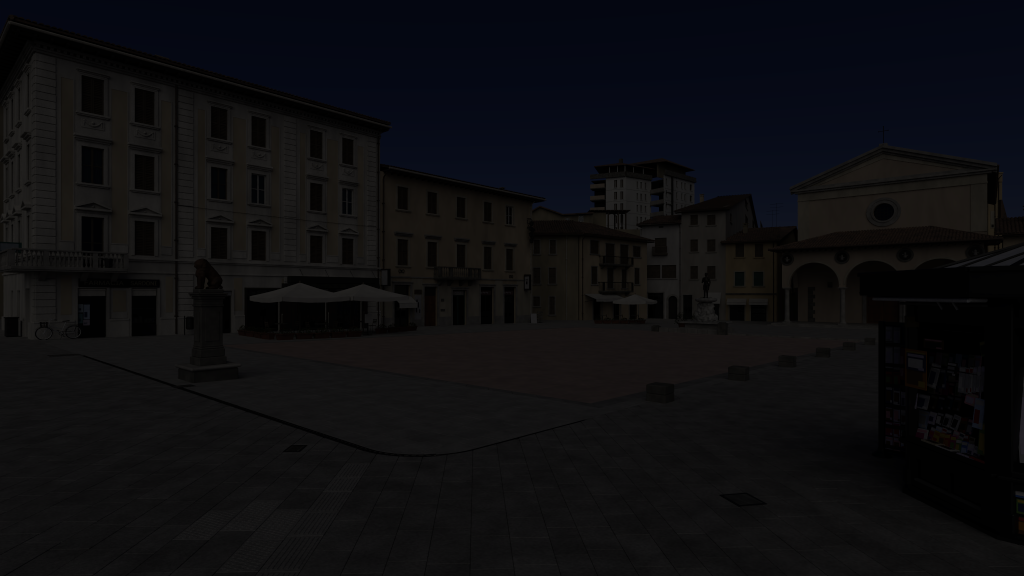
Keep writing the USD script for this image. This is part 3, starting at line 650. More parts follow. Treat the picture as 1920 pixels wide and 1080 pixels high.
# shop sign in relief letters
m = MB(); m.box(F1, 6.36, 10.02, .02, .10, 2.66, 3.12, .012); sg = obj('shop_sign', m, sign_black, B1)
def lettering(fr, text, s, o, z, h, width=None, name='letters', mat=None, parent=None, depth=.012):
    t = meshkit.text_mesh(text, h, depth); v = np.array(t.vertices); w = v[:, 0].max(); k = (width / w) if width else 1
    m = MB(); m.add([fr.pt(s + p[0]*k, o + p[2], z + p[1]) for p in v], t.faces, True); return obj(name, m, mat, parent)
lettering(F1, 'FARMACIA', 6.58, .101, 2.79, .22, 1.72, mat=sign_gold, parent=sg)
lettering(F1, 'SARDONI', 8.62, .101, 2.79, .22, 1.24, mat=sign_gold, parent=sg)
bal = balustrade(F1, B1, 3.72, 8.22, .0, 1.0, 3.66, 4.50, stone_grey, post=(4.95, 6.9), sides=False, step=.17)
for s in (4.9, 6.55, 7.85): bracket(F1, bal, s, .85, 3.42, stone_grey)
m = MB(); m.box(F1, 8.15, 8.29, .0, .86, 4.41, 4.50); obj('hand_rail', m, stone_grey, bal)
bal2 = balustrade(FL, B1, -38.6, -35.52, .0, 1.0, 3.655, 4.495, stone_grey, sides=False, step=.19)
m = MB(); m.tube([F1.pt(7.45, .8, 3.7), F1.pt(7.45, .8, 4.15)], .22, 10, .26); obj('balcony_pot', m, iron, bal)
m = MB(); m.box(F1, 13.16, 13.96, -.12, -.08, 2.2, 2.46); obj('fanlight_panel', m, sign_white, B1)
# dark café awning box with stays
aw = thing('cafe_awning', 'long dark folded awning box above the white umbrellas on the palazzo', 'awning', (21, 35.5, 3))
m = MB(); m.box(F1, 17.5, 24.6, .02, .42, 3.02, 3.50, .04); obj('cassette', m, dark_canvas, aw)
m = MB(); m.hexa([F1.pt(17.5,.06,2.62),F1.pt(24.6,.06,2.62),F1.pt(24.6,.5,2.70),F1.pt(17.5,.5,2.70),F1.pt(17.5,.06,3.01),F1.pt(24.6,.06,3.01),F1.pt(24.6,.45,3.01),F1.pt(17.5,.45,3.01)]); obj('folded_cloth', m, dark_canvas, aw)
for s in (18.4, 20.3, 22.3, 24.2):
    m = MB(); m.tube([F1.pt(s, .02, 4.0), F1.pt(s + .05, .40, 3.5)], .015, 5); obj('stay', m, iron, aw)
downpipe(F1, B1, 10.86, .0, 15.0, copper_m); downpipe(F1, B1, 24.72, -.35, 15.0, copper_m)
m = MB(); m.tube([F1.pt(10.9, .08, 7.45), F1.pt(14, .07, 7.40), F1.pt(19, .07, 7.36), F1.pt(24.6, .08, 7.42)], .012, 4); obj('wall_cable', m, iron, B1)
rf1 = eave_roof(B1, 4.70, 24.2, 35.52, 47.3, 14.93, 1.0, 2.15, soffit=.40)
chimney(rf1, (11.5, 40.5), 15.2, 17.45, .6); chimney(rf1, (13.6, 41.5), 15.2, 17.5, .5)
# pharmacy cross box on the side street
ps = thing('lit_box_sign', 'teal framed white box sign with a red mark beyond the balcony corner', 'sign', FL.pt(-39.6, .8, 4.9))
fs = Fr(FL.pt(-39.9, .1, 0), (-1, 0)); m = MB(); m.box(fs, 0.02, .78, -.1, .1, 4.62, 5.05, .01); obj('sign_face', m, flatc('bluish_sign_face', (.22, .26, .31)), ps)
m = MB(); m.box(fs, 0, .8, -.12, .12, 5.05, 5.11); m.box(fs, 0, .8, -.12, .12, 4.56, 4.62); m.box(fs, .78, .84, -.12, .12, 4.56, 5.11); m.box(fs, -.2, .02, -.12, .12, 4.56, 5.11); obj('sign_frame', m, flatc('teal_sign_frame', (.02, .085, .08)), ps)
m = MB(); m.box(fs, .6, .74, .10, .125, 4.72, 4.92); obj('sign_mark', m, flatc('red_sign_mark', (.4, .04, .03)), ps)
# house closing the side street
hs = thing('side_street_house', 'dark plain house seen past the far left edge of the palazzo', 'building', (1.5, 66, 0))
fh = Fr((0, 66), (1, 0)); wall(hs, fh, -9, 9.2, -1, 19.5, [(x, z, x + 1, z + 1.8) for x in (-1, 1.6, 4.2, 6.8) for z in (2.5, 6.5, 10.5, 14.5)], plaster_olive)
for x in (-1, 1.6, 4.2, 6.8):
    for z in (2.5, 6.5, 10.5, 14.5): w_ = surround(fh, hs, x, x + 1, z, z + 1.8, stone_grey); shutters(fh, w_, x, x + 1, z, z + 1.8, wood_dark, slat=.2)
eave_roof(hs, -9, 9.2, 66, 75, 19.5, .7, 2, gut=False)
m = MB(); m.box(WORLD, -9, 9.2, 66.4, 75, -1, 19.5); obj('body', m, plaster_olive, hs)
bx = single('street_bin', MB().box(FL, -39.3, -38.75, .25, .75, gz(4.4), gz(4.4) + .95, .03).box(FL, -39.33, -38.72, .22, .78, gz(4.4) + .95, gz(4.4) + 1.02, .02), iron, 'dark street box against the side wall under the balcony corner', 'bin')

# ---------------------------------------------------------------- tan house beside it
B2 = thing('tan_house', 'three storey tan plaster house with one small balcony beside the taller palazzo', 'building', (34.3, 35.5, -.5))
cols = [27.12, 30.2, 33.55, 37.0, 40.1]; w2 = .53
gf2 = [(26.25, 27.85, 3.0), (29.3, 30.75, 2.88), (32.5, 34.2, 2.60), (36.0, 37.8, 2.9), (39.25, 41.0, 2.93)]
wall(B2, F1, 24.96, 43.63, -2, 11.8, [(c - w2, a, c + w2, b) for c in cols for a, b in ((9.05, 10.87), (4.55, 6.66))] + [(a, gz(a) - .4, b, t) for a, b, t in gf2], plaster_tan)
m = MB(); m.box(WORLD, 43.3, 43.62, 35.86, 46, -2, 11.8); m.box(WORLD, 25, 43.29, 45.7, 46, -2, 11.8); m.box(WORLD, 25, 43.29, 39, 39.1, -2, 11.7); obj('rear_wall', m, plaster_tan, B2)
for c in cols:
    win = surround(F1, B2, c - w2, c + w2, 9.05, 10.87, plaster_base, w=.17, p=.035)
    if c == cols[4]: casement(F1, win, c - w2, c + w2, 9.05, 10.87, frame_white)
    else: shutters(F1, win, c - w2, c + w2, 9.05, 10.87, wood_dark)
    win = surround(F1, B2, c - w2, c + w2, 4.55, 6.66, plaster_base, w=.17, p=.035, sill=abs(c - 33.55) > .1)
    lintel(F1, win, c - w2, c + w2, 7.0, stone_grey, ext=.36, h=.22, p=.28); shutters(F1, win, c - w2, c + w2, 4.55, 6.66, wood_dark)
xb = [24.98] + [v for a, b, t in gf2 for v in (a - .16, b + .16)] + [43.6]
for a, b in zip(xb[0::2], xb[1::2]):
    m = MB(); m.box(F1, a, b, -.01, .03, -2, 3.56); obj('base_facing', m, plaster_base, B2)
    m = MB(); m.box(F1, a, b, -.01, .05, -2, gz(a) + .75); obj('stained_plinth', m, stone_grey, B2)
m = MB(); m.box(F1, 24.98, 43.6, -.01, .10, 3.57, 3.68, .01); obj('string_course', m, stone_grey, B2)
for i, (a, b, t) in enumerate(gf2):
    z = gz(a) - .4; m = MB(); m.box(F1, a - .16, a, -.02, .08, z, t); m.box(F1, b, b + .16, -.02, .08, z, t); m.box(F1, a - .16, b + .16, -.02, .08, t, t + .18); m.box(F1, a - .24, b + .24, -.02, .16, t + .18, t + .27, .01)
    dw = obj('doorway', m, stone_grey, B2)
    if i == 1:
        for q in range(2):
            a0, a1 = a + q * (b - a) / 2 + .01, a + (q + 1) * (b - a) / 2 - .01; m = MB(); m.box(F1, a0, a1, -.25, -.2, gz(a) - .02, 2.1)
            for zz in np.arange(gz(a) + .15, 1.9, .55): m.box(F1, a0 + .1, a1 - .1, -.21, -.175, zz, zz + .42, .012)
            obj('door_leaf', m, wood_door, dw)
        m = MB(); m.box(F1, a, b, -.3, -.2, 2.12, t); obj('fanlight', m, dark_room, dw)
    else:
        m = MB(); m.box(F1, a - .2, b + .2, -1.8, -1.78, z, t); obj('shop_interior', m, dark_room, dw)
        m = MB(); zb = gz(a); f = .07; m.box(F1, a, a + f, -.26, -.2, zb, t); m.box(F1, b - f, b, -.26, -.2, zb, t); m.box(F1, a + f, b - f, -.26, -.2, t - f, t); m.box(F1, a + f, b - f, -.262, -.202, 2.05, 2.12); m.box(F1, (a+b)/2 - .05, (a+b)/2 + .05, -.258, -.198, zb, 2.05)
        obj('shop_frame', m, green_paint if i == 2 else sign_black, dw); m = MB(); m.box(F1, a + f, b - f, -.232, -.226, zb, t - f); obj('pane', m, glass, dw)
        if i > 1:
            m = MB(); m.box(F1, a + .15, b - .15, -.198, -.17, 2.15, 2.55, .01); fs_ = obj('fascia_sign', m, flatc('maroon_sign', (.09, .05, .055)) if i > 2 else stone_grey, dw)
            m = MB()
            for q in range(5): m.ball(F1.pt(a + .35 + q * .2, -.165, 2.34 + .04 * (q % 2)), .07, 1, (1, .3, 1))
            obj('sign_emblem', m, flatc('pale_emblem', (.3, .28, .3)), dw)
b2 = balustrade(F1, B2, 30.35, 35.1, 0, .9, 3.72, 4.58, stone_dark, post=(31.6, 33.9), step=.22)
for s in (30.9, 32.0, 33.4, 34.5): bracket(F1, b2, s, .75, 3.48, stone_dark, .5)
for c, z in ((26.95, 4.1), (40.25, 3.98)):
    m = MB()
    for q in (-1, 1): m.torus(F1.pt(c + q * .16, .06, z), F1.d.tolist() + [0] if False else [0, 1, 0], .12, .022, 14, 5); m.tube([F1.pt(c + q * .28, .06, z + .1), F1.pt(c + q * .2, .06, z - .18)], .02, 5)
    m.box(F1, c - .04, c + .04, 0, .06, z - .1, z + .1); obj('iron_ornament', m, iron, B2)
m = MB(); m.box(F1, 28.25, 29.02, .03, .07, 2.25, 2.62, .01); obj('name_plate', m, wood_dark, B2)
m = MB(); m.box(F1, 28.3, 28.98, .03, .06, .15, 2.15, .01); nb = obj('notice_board', m, sign_white, B2)
for q, (x, z, w, h) in enumerate(((28.45, 1.6, .14, .2), (28.62, 1.15, .1, .42), (28.4, .75, .14, .36), (28.75, .7, .1, .3))): m = MB(); m.box(F1, x, x + w, .06, .066, z, z + h); obj('notice', m, ink, nb)
m = MB(); m.box(F1, 31.1, 31.6, .03, .05, .75, .95); m.box(F1, 31.15, 31.5, .03, .05, 1.6, 1.85); obj('wall_plaque', m, stone_dark, B2)
downpipe(F1, B2, 25.2, -.5, 11.7, copper_m); downpipe(F1, B2, 43.3, -.8, 11.7, gutter_m)
rf2 = eave_roof(B2, 26.1, 43.63, 35.52, 46, 11.84, .95, 1.75, hips=(False, True), soffit=.20)
chimney(rf2, (42.0, 38.2), 12.3, 13.15, .3)
# wrought lantern bracket near the right corner
lb = thing('wall_lantern', 'dark wrought iron lantern cluster hanging high on the right corner of the tan house', 'lantern', F1.pt(42.7, 0, 8.5))
m = MB(); m.tube([F1.pt(42.75, .02, 9.9), F1.pt(42.75, .5, 9.9), F1.pt(42.75, .7, 9.6)], .04, 6); m.tube([F1.pt(42.75, .02, 8.9), F1.pt(42.75, .3, 9.3), F1.pt(42.75, .5, 9.88)], .03, 6); m.torus(F1.pt(42.75, .25, 9.6), [1, 0, 0], .2, .03, 16, 5); obj('bracket', m, iron, lb)
for q, (dx, dz) in enumerate(((0, 9.45), (-.18, 8.95), (.2, 8.8), (-.1, 8.35), (.12, 8.1), (0, 7.7))):
    m = MB(); m.lathe(F1.pt(42.75 + dx, .62, dz - .35), [(.03, 0), (.16, .06), (.22, .3), (.24, .36), (.05, .5), (.02, .56)], 8); obj('lamp', m, iron, lb)
m = MB(); m.tube([F1.pt(42.75, .62, 9.6), F1.pt(42.75, .62, 7.5)], .02, 5); obj('chain', m, iron, lb)
vs = thing('vertical_sign', 'tall narrow white box sign in a dark frame, right corner of the tan house', 'sign', F1.pt(42.2, .4, 3.6))
fv = Fr(F1.pt(42.3, 0.05, 0), (0, -1)); m = MB(); m.box(fv, .12, .72, -.1, .1, 2.75, 4.0, .02); obj('sign_face', m, sign_white, vs)
m = MB(); m.box(fv, .06, .12, -.13, .13, 2.6, 4.2); m.box(fv, .72, .78, -.13, .13, 2.6, 4.2); m.box(fv, .12, .72, -.13, .13, 4.0, 4.2); m.box(fv, .12, .72, -.13, .13, 2.6, 2.75); m.box(fv, -.04, .06, -.03, .03, 3.9, 3.96); obj('sign_frame', m, iron, vs)
m = MB(); m.box(fv, .3, .5, .1, .106, 3.2, 3.5); m.box(fv, .25, .55, .1, .106, 3.6, 3.7); obj('sign_mark', m, ink, vs)
v2 = thing('box_sign', 'white projecting box sign at the joint between the palazzo and the tan house', 'sign', F1.pt(25.4, .4, 3.6))
fv = Fr(F1.pt(25.05, 0.02, 0), (0, -1)); m = MB(); m.box(fv, .15, .95, -.09, .09, 2.95, 4.1, .015); obj('sign_face', m, sign_white, v2)
m = MB(); m.box(fv, .95, 1.03, -.12, .12, 2.88, 4.2); m.box(fv, .1, .95, -.12, .12, 4.1, 4.2); m.box(fv, .1, .95, -.12, .12, 2.88, 2.95); m.box(fv, -.02, .1, -.03, .03, 4.0, 4.06); obj('sign_frame', m, iron, v2)

# ---------------------------------------------------------------- houses closing the far side
def simple_window(T, fr, px0, px1, py0, py1, o=0.0, sh=wood_dark, sur=stone_grey, glassy=False, w=.1, pm=None):
    """Returns the hole; the window itself is built by fill()."""
    pm = pm or (px0 + px1) / 2; s0, s1 = fr.s(px0), fr.s(px1); z1, z0 = fr.z(pm, py0), fr.z(pm, py1)
    return (min(s0, s1), z0, max(s0, s1), z1, sh, sur, glassy, w)
def fill(T, fr, W):
    for s0, z0, s1, z1, sh, sur, glassy, w in W:
        win = surround(fr, T, s0, s1, z0, z1, sur, w=w, p=.03)
        if glassy: casement(fr, win, s0, s1, z0, z1, frame_grey)
        else: shutters(fr, win, s0, s1, z0, z1, sh, slat=.13, leaves=2 if s1 - s0 < 2.0 else 4)
def H(W): return [w[:4] for w in W]
def opening(T, fr, s0, s1, z0, z1, sur, name='doorway', fr_mat=None):
    m = MB(); m.box(fr, s0 - .15, s0, -.02, .06, z0, z1); m.box(fr, s1, s1 + .15, -.02, .06, z0, z1); m.box(fr, s0 - .15, s1 + .15, -.02, .06, z1, z1 + .16); d = obj(name, m, sur, T)
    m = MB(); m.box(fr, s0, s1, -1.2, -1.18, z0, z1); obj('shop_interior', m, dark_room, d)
    m = MB(); n = max(2, round((s1 - s0) / .8))
    for k in range(n + 1): x = s0 + (s1 - s0 - .08) * k / n; m.box(fr, x, x + .08, -.24, -.18, z0, z1)
    m.box(fr, s0, s1, -.242, -.182, z1 - .45, z1 - .38); obj('door_frame', m, fr_mat or sign_black, d)
    m = MB(); m.box(fr, s0, s1, -.215, -.208, z0, z1); obj('pane', m, glass, d); return d

# ochre house with the iron balconies
K = gnd(1090, 600); F3 = Fr(K, (.993, -.12)); F3L = Fr(K[:2] - 12 * rgt[:2], rgt[:2])
B3 = thing('ochre_house', 'two sided faded ochre house with two iron balconies above the parasols', 'building', K)
e3 = F3.s(1213); zt3 = 9.5
W = [simple_window(B3, F3, 1107, 1123, 451, 476), simple_window(B3, F3, 1136, 1152, 457, 494), simple_window(B3, F3, 1163, 1178, 459, 496), simple_window(B3, F3, 1187, 1201, 462, 482),
     simple_window(B3, F3, 1109, 1120, 500, 533), simple_window(B3, F3, 1139, 1150, 503, 540), simple_window(B3, F3, 1166, 1175, 505, 540), simple_window(B3, F3, 1190, 1199, 503, 533)]
gd = [(F3.s(1112), F3.s(1128)), (F3.s(1150), F3.s(1163)), (F3.s(1180), F3.s(1196))]
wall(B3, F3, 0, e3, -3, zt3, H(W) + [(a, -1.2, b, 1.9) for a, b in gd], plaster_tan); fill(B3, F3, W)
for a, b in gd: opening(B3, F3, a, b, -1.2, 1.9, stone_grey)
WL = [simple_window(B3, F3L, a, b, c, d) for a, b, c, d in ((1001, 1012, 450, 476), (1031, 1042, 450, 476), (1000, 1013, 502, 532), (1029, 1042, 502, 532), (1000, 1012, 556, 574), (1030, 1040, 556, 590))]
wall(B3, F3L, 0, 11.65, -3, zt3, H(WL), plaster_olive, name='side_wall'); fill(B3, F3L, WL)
for y0, y1, a, b in ((481, 495, 1134, 1187), (529, 545, 1133, 1187)):
    s0, s1 = F3.s(a, .9), F3.s(b, .9); zt, zb = F3.z(1160, y0, .9), F3.z(1160, y1, .9)
    bb = balustrade(F3, B3, s0, s1, 0, .9, zb, zt, stone_dark, step=.3, iron_bars=True)
    for s in (s0 + .4, (s0 + s1) / 2, s1 - .4): bracket(F3, bb, s, .7, zb - .24, stone_dark, .4)
E1 = F3.pt(-.5, .7, zt3 - .05); E2 = F3.pt(e3 + .8, .7, zt3 - .05); E0 = F3L.pt(-1, .7, zt3 - .05); R_ = at_depth(1074, 419, 73); R_[2] = 11.9; R0 = R_ + np.array([-9, 10, 0]); bk = np.array([72, 48, 11.3])
m = MB(); tiles(m, E1, E2, R_ + (E2 - E1) * .25, R_, pitch=.3, row=.5, seed=8); tiles(m, E0, E1, R_, R0, pitch=.3, row=.5, seed=9); ridge(m, E1, R_); ridge(m, R_, R0); ridge(m, R_ + (E2 - E1) * .25, E2)
rf3 = obj('roof', m, tile_red, B3)
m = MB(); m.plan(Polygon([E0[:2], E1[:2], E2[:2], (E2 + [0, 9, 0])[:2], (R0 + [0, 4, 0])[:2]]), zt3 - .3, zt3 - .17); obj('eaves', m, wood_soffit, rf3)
downpipe(F3, B3, .15, -1.2, zt3 - .3, copper_m); downpipe(F3L, B3, 10.2, -1.2, zt3 - .3, gutter_m)
m = MB(); m.plan(Polygon([F3L.pt(0, -.4, 0)[:2], F3L.pt(11.6, -.4, 0)[:2], F3.pt(.4, -.4, 0)[:2], F3.pt(e3, -.4, 0)[:2], F3.pt(e3, -9, 0)[:2], (52, 54)]).buffer(-.05), 3.0, 3.1); m.plan(Polygon([F3L.pt(0, -.4, 0)[:2], F3L.pt(11.6, -.4, 0)[:2], F3.pt(.4, -.4, 0)[:2], F3.pt(e3, -.4, 0)[:2], F3.pt(e3, -9, 0)[:2], (52, 54)]).buffer(-.05), 6.5, 6.6); obj('floor', m, dark_room, B3)
m = MB(); m.box(F3, .4, e3, -5, -4.8, -2, zt3); m.box(F3L, 0, 11, -5, -4.8, -2, zt3); m.box(F3, e3 - .3, e3, -8, -.36, -2, zt3); obj('rear_wall', m, plaster_olive, B3)

F4 = Fr((70.5, 37.0), (.25, -.97))
sA, sB, sC, sD = F4.s(1203), F4.s(1277.5), F4.s(1360.5), F4.s(1456)
def gz4(s): return float(gz(F4.pt(s, 0, 0)[0]))
# white house
B4 = thing('white_house', 'narrow white plaster house with a boxed window balcony and an arched street door', 'building', F4.pt((sA + sB) / 2, 0, -1.4)); z4 = F4.z(1240, 420)
W = [simple_window(B4, F4, 1228, 1250, 446, 474, sur=plaster_white), simple_window(B4, F4, 1213, 1238, 497, 522, sur=plaster_white), simple_window(B4, F4, 1241, 1268, 497, 522, sur=plaster_white)]
s0, s1 = F4.s(1214.5), F4.s(1244); a0, a1 = F4.s(1253), F4.s(1270); zs = F4.z(1262, 563); ar = (a1 - a0) / 2
arch = unary_union([sbox(a0, -2.2, a1, zs), Point((a0 + a1) / 2, zs).buffer(ar)])
wall(B4, F4, sA, sB, -3, z4, H(W) + [(s0, -2, s1, F4.z(1230, 549)), arch], plaster_white); fill(B4, F4, W)
opening(B4, F4, s0, s1, -2, F4.z(1230, 549), stone_grey)
m = MB(); m.poly(F4, unary_union([sbox(a0 - .25, -2.2, a1 + .25, zs), Point((a0 + a1) / 2, zs).buffer(ar + .25)]).difference(arch).intersection(sbox(a0 - 1, -2, a1 + 1, 9)), -.02, .05); dw = obj('arched_door', m, stone_grey, B4)
m = MB(); m.poly(F4, arch, -.4, -.34); obj('door_leaf', m, dark_room, dw)
s0, s1 = F4.s(1224), F4.s(1252); zz = F4.z(1238, 474)
m = MB(); m.box(F4, s0, s1, 0, .5, zz - .35, zz - .2, .02); wb = obj('window_box', m, wood_dark, B4)
m = MB()
for k in range(14): x = s0 + .05 + (s1 - s0 - .1) * k / 13; m.box(F4, x - .04, x + .04, .42, .47, zz - .2, zz + .75)
m.box(F4, s0, s1, .38, .5, zz + .75, zz + .85); obj('window_box_rail', m, wood_dark, wb)
m = MB(); m.box(F4, (sA+sB)/2 - .3, (sA+sB)/2 + .3, -.1, .02, F4.z(1240, 427), F4.z(1240, 424)); obj('attic_vent', m, dark_room, B4)
m = MB(); A, B = F4.pt(sA - .6, .7, z4 + .05), F4.pt(sB + .02, .7, z4 + .05); C, D = F4.pt(sB + .02, -4.2, z4 + 1.75), F4.pt(sA + 1.2, -4.2, z4 + 1.65); tiles(m, A, B, C, D, .3, .5, seed=11); rf = obj('roof', m, tile_red, B4)
m = MB(); m.box(F4, sA - .6, sB + .02, -4, .68, z4 - .14, z4 - .06); obj('eaves', m, wood_soffit, rf)
m = MB(); m.box(F4, sA, sA + .3, -8, -.36, -2, z4); m.box(F4, sA, sB, -8, -7.8, -2, z4 + 1.5); m.box(F4, sA + .3, sB, -3, -2.9, -2, z4 - .2); obj('rear_wall', m, plaster_white, B4); downpipe(F4, B4, sB - .15, -1.4, z4 - .2, copper_m)
# grey gabled house
B5 = thing('gabled_house', 'tall greyish house with six shuttered windows and a gable on its right side', 'building', F4.pt((sB + sC) / 2, 0, -1.4)); z5 = F4.z(1320, 394)
W = [simple_window(B5, F4, a, b, c, d, sur=plaster_grey) for c, d in ((403, 422), (449, 472), (499, 523)) for a, b in ((1294.5, 1308.5), (1326, 1341.5))]
g1 = [(F4.s(1281), F4.s(1298), F4.z(1290, 553)), (F4.s(1328), F4.s(1348), F4.z(1338, 562))]
wall(B5, F4, sB + .01, sC, -3, z5, H(W) + [(a, -2, b, t) for a, b, t in g1], plaster_grey); fill(B5, F4, W)
for a, b, t in g1: opening(B5, F4, a, b, -2, t, stone_grey)
m = MB(); a, b = F4.s(1322), F4.s(1352); z = F4.z(1335, 561); m.hexa([F4.pt(a,.05,z-.05),F4.pt(b,.05,z-.05),F4.pt(b,1.3,z-.6),F4.pt(a,1.3,z-.6),F4.pt(a,.05,z+.9),F4.pt(b,.05,z+.9),F4.pt(b,1.34,z-.55),F4.pt(a,1.34,z-.55)]); obj('shop_awning', m, canvas_grey, B5)
F5 = Fr(F4.pt(sC, 0, 0), -F4.n); L5 = F5.s(1431); zr = F5.z(1403, 367); sr = F5.s(1403)
W = [simple_window(B5, F5, a, b, c, d, sur=plaster_grey, w=.06) for a, b, c, d in ((1368.5, 1372, 401, 417), (1396.5, 1402, 376, 389), (1397, 1402.5, 406, 424), (1410.5, 1414.5, 414, 430), (1426, 1430, 419, 430))]
wall(B5, F5, .36, L5, -3, z5, H(W), plaster_grey, top=[(.36, -3), (L5, -3), (L5, z5 - .2), (sr, zr), (.36, z5 + .3)], name='gable_wall'); fill(B5, F5, W)
m = MB(); A, B = F4.pt(sB - .9, .8, z5 - .02), F4.pt(sC + .6, .8, z5 - .02); C, D = F4.pt(sC + .6, -sr, zr + .25), F4.pt(sB - .5, -sr, zr + .1); tiles(m, A, B, C, D, .3, .5, seed=12)
A2, B2_ = F4.pt(sC + .6, -L5 - .7, z5 - .45), F4.pt(sB - .5, -L5 - .7, z5 - .45); tiles(m, A2, B2_, D, C, .6, .8, seed=13); ridge(m, D, C); rf = obj('roof', m, tile_red, B5)
chimney(rf, F4.pt(F4.s(1316, -sr * .6), -sr * .6, 0)[:2], z5 + .5, F4.z(1316, 366, -sr * .6), .55, plaster_tan)
m = MB(); m.box(F4, sB - .8, sC + .5, -.3, .75, z5 - .2, z5 - .14); obj('eaves', m, wood_soffit, rf)
m = MB(); m.box(F4, sB, sB + .3, -L5, -.36, -2, z5); m.box(F4, sB, sC, -L5, -L5 + .2, -2, z5 - .2); m.box(F4, sB + .3, sC - .36, -4, -3.9, -2, z5); obj('rear_wall', m, plaster_grey, B5)
# yellow house
B6 = thing('yellow_house', 'low yellow house with two white shop awnings and green shutters beside the church', 'building', F4.pt((sC + sD) / 2, 0, -1.4)); z6 = F4.z(1405, 453)
W = [simple_window(B6, F4, a, b, 457, 482, sur=plaster_yellow) for a, b in ((1379, 1395), (1415.5, 1431))] + [simple_window(B6, F4, a, b, 510, 536, sh=green_paint, sur=plaster_base, w=.16) for a, b in ((1378, 1395.5), (1413.5, 1431))]
zsh = F4.z(1400, 569); g6 = [(F4.s(1368), F4.s(1396)), (F4.s(1408), F4.s(1437))]
wall(B6, F4, sC + .01, sD, -3, z6, H(W) + [(a, -2, b, zsh) for a, b in g6], plaster_yellow); fill(B6, F4, W)
m = MB(); z = F4.z(1400, 551); m.box(F4, sC + .02, sD, -.01, .12, z - .1, z + .1, .01); obj('string_course', m, stone_dark, B6)
for a, b in g6: opening(B6, F4, a, b, -2, zsh, plaster_base, 'shop_front')
for a, b in ((1364, 1400), (1405, 1440)):
    a, b = F4.s(a), F4.s(b); z = F4.z(1400, 561); m = MB(); m.hexa([F4.pt(a,.05,z),F4.pt(b,.05,z),F4.pt(b,1.1,z-.45),F4.pt(a,1.1,z-.45),F4.pt(a,.05,z+.08),F4.pt(b,.05,z+.08),F4.pt(b,1.12,z-.37),F4.pt(a,1.12,z-.37)]); m.box(F4, a, b, 1.10, 1.14, z - .72, z - .46); obj('shop_awning', m, canvas, B6)
pc, pf = F4.pt(sD, 0, 0), at_depth(1499, 450, 80); F6 = Fr(pc, pf - pc); L6 = F6.s(1498); s6 = F6.s(1486); zr6 = F6.z(1486, 427)
W6 = [simple_window(B6, F6, 1484, 1489, 531, 548, sur=plaster_yellow, w=.06), simple_window(B6, F6, 1470, 1476, 516, 532, sur=plaster_yellow, w=.06)]
wall(B6, F6, .36, L6, -3, z6, H(W6), plaster_yellow, top=[(.36, -3), (L6, -3), (L6, z6 - .4), (s6, zr6 - .1), (.36, z6 + .15)], name='gable_wall'); fill(B6, F6, W6)
ed = (F4.pt(sC - .6, 0, 0) - F4.pt(sD, 0, 0)); C, D = F6.pt(s6, .5, zr6 + .12), F6.pt(s6, .5, zr6 + .12) + ed
m = MB(); A, B = F4.pt(sC - .6, .7, z6), F4.pt(sD + .4, .7, z6); tiles(m, A, B, C, D, .3, .5, seed=14); E_ = F6.pt(L6 + .6, .5, z6 - .5); tiles(m, E_, E_ + ed, D, C, .6, .8, seed=15); ridge(m, D, C); rf = obj('roof', m, tile_red, B6)
m = MB(); m.box(F4, sC - .5, sD + .3, -.3, .65, z6 - .18, z6 - .12); obj('eaves', m, wood_soffit, rf); m = MB(); m.box(F4, sC, sD - .36, -4, -3.9, -2, z6); m.box(F4, sC, sC + .2, -11, -.4, -2, z6); obj('rear_wall', m, plaster_yellow, B6)
downpipe(F4, B6, sD - .35, -1.4, z6 - .15, copper_m)
for px_, zt_ in ((1456, 381), (1449, 394)): q = at_depth(px_, 430, 79); antenna(rf, q[:2], zr6 - .8, float(at_depth(px_, zt_, 79)[2]))
q = at_depth(1398, 430, 76); chimney(rf, q[:2], zr6 - 1.2, float(at_depth(1398, 421, 76)[2]), .5)

# house and pergola behind the ochre house
p0, p1 = at_depth(975, 430, 92), at_depth(1112, 430, 92); FB = Fr(p0, p1 - p0); LB = np.linalg.norm((p1 - p0)[:2])
RB = thing('rear_house', 'plain ochre house with low tiled roofs rising behind the balcony house', 'building', (p0 + p1) / 2)
zb = FB.z(1060, 401); s1020 = FB.s(1022)
wall(RB, FB, 0, LB, -1, zb, [(FB.s(1060), FB.z(1060, 420), FB.s(1068), FB.z(1060, 408)), (FB.s(1085), FB.z(1085, 416), FB.s(1094), FB.z(1085, 404))], plaster_olive, top=[(0, -1), (LB, -1), (LB, zb), (FB.s(1055), zb - .3), (FB.s(1012), FB.z(1012, 389)), (0, zb - .8)])
for a, b, c, d in ((1060, 1068, 408, 420), (1085, 1094, 404, 416)): w_ = surround(FB, RB, FB.s(a), FB.s(b), FB.z(a, d), FB.z(a, c), plaster_base, w=.1); casement(FB, w_, FB.s(a), FB.s(b), FB.z(a, d), FB.z(a, c), frame_white)
m = MB()
for a, b in (((0, zb - .8), (FB.s(1012), FB.z(1012, 389))), ((FB.s(1012), FB.z(1012, 389)), (FB.s(1055), zb - .3)), ((FB.s(1055), zb - .3), (LB, zb))):
    m.hexa([FB.pt(a[0],.6,a[1]+.0),FB.pt(b[0],.6,b[1]+.0),FB.pt(b[0],-7,b[1]+.4),FB.pt(a[0],-7,a[1]+.4),FB.pt(a[0],.6,a[1]+.22),FB.pt(b[0],.6,b[1]+.22),FB.pt(b[0],-7,b[1]+.62),FB.pt(a[0],-7,a[1]+.62)])
obj('roof', m, tile_red, RB); m = MB(); m.box(FB, 0, LB, -7, -6.8, -1, zb - 1); obj('rear_wall', m, plaster_olive, RB)
p0, p1 = at_depth(1105, 430, 96), at_depth(1200, 430, 96); FP = Fr(p0, p1 - p0); LP = np.linalg.norm((p1 - p0)[:2]); ztp = FP.z(1150, 396); zfl = FP.z(1150, 430)
PG = thing('roof_terrace', 'pale stair block with a dark timber pergola on top in front of the tower', 'building', (p0 + p1) / 2)
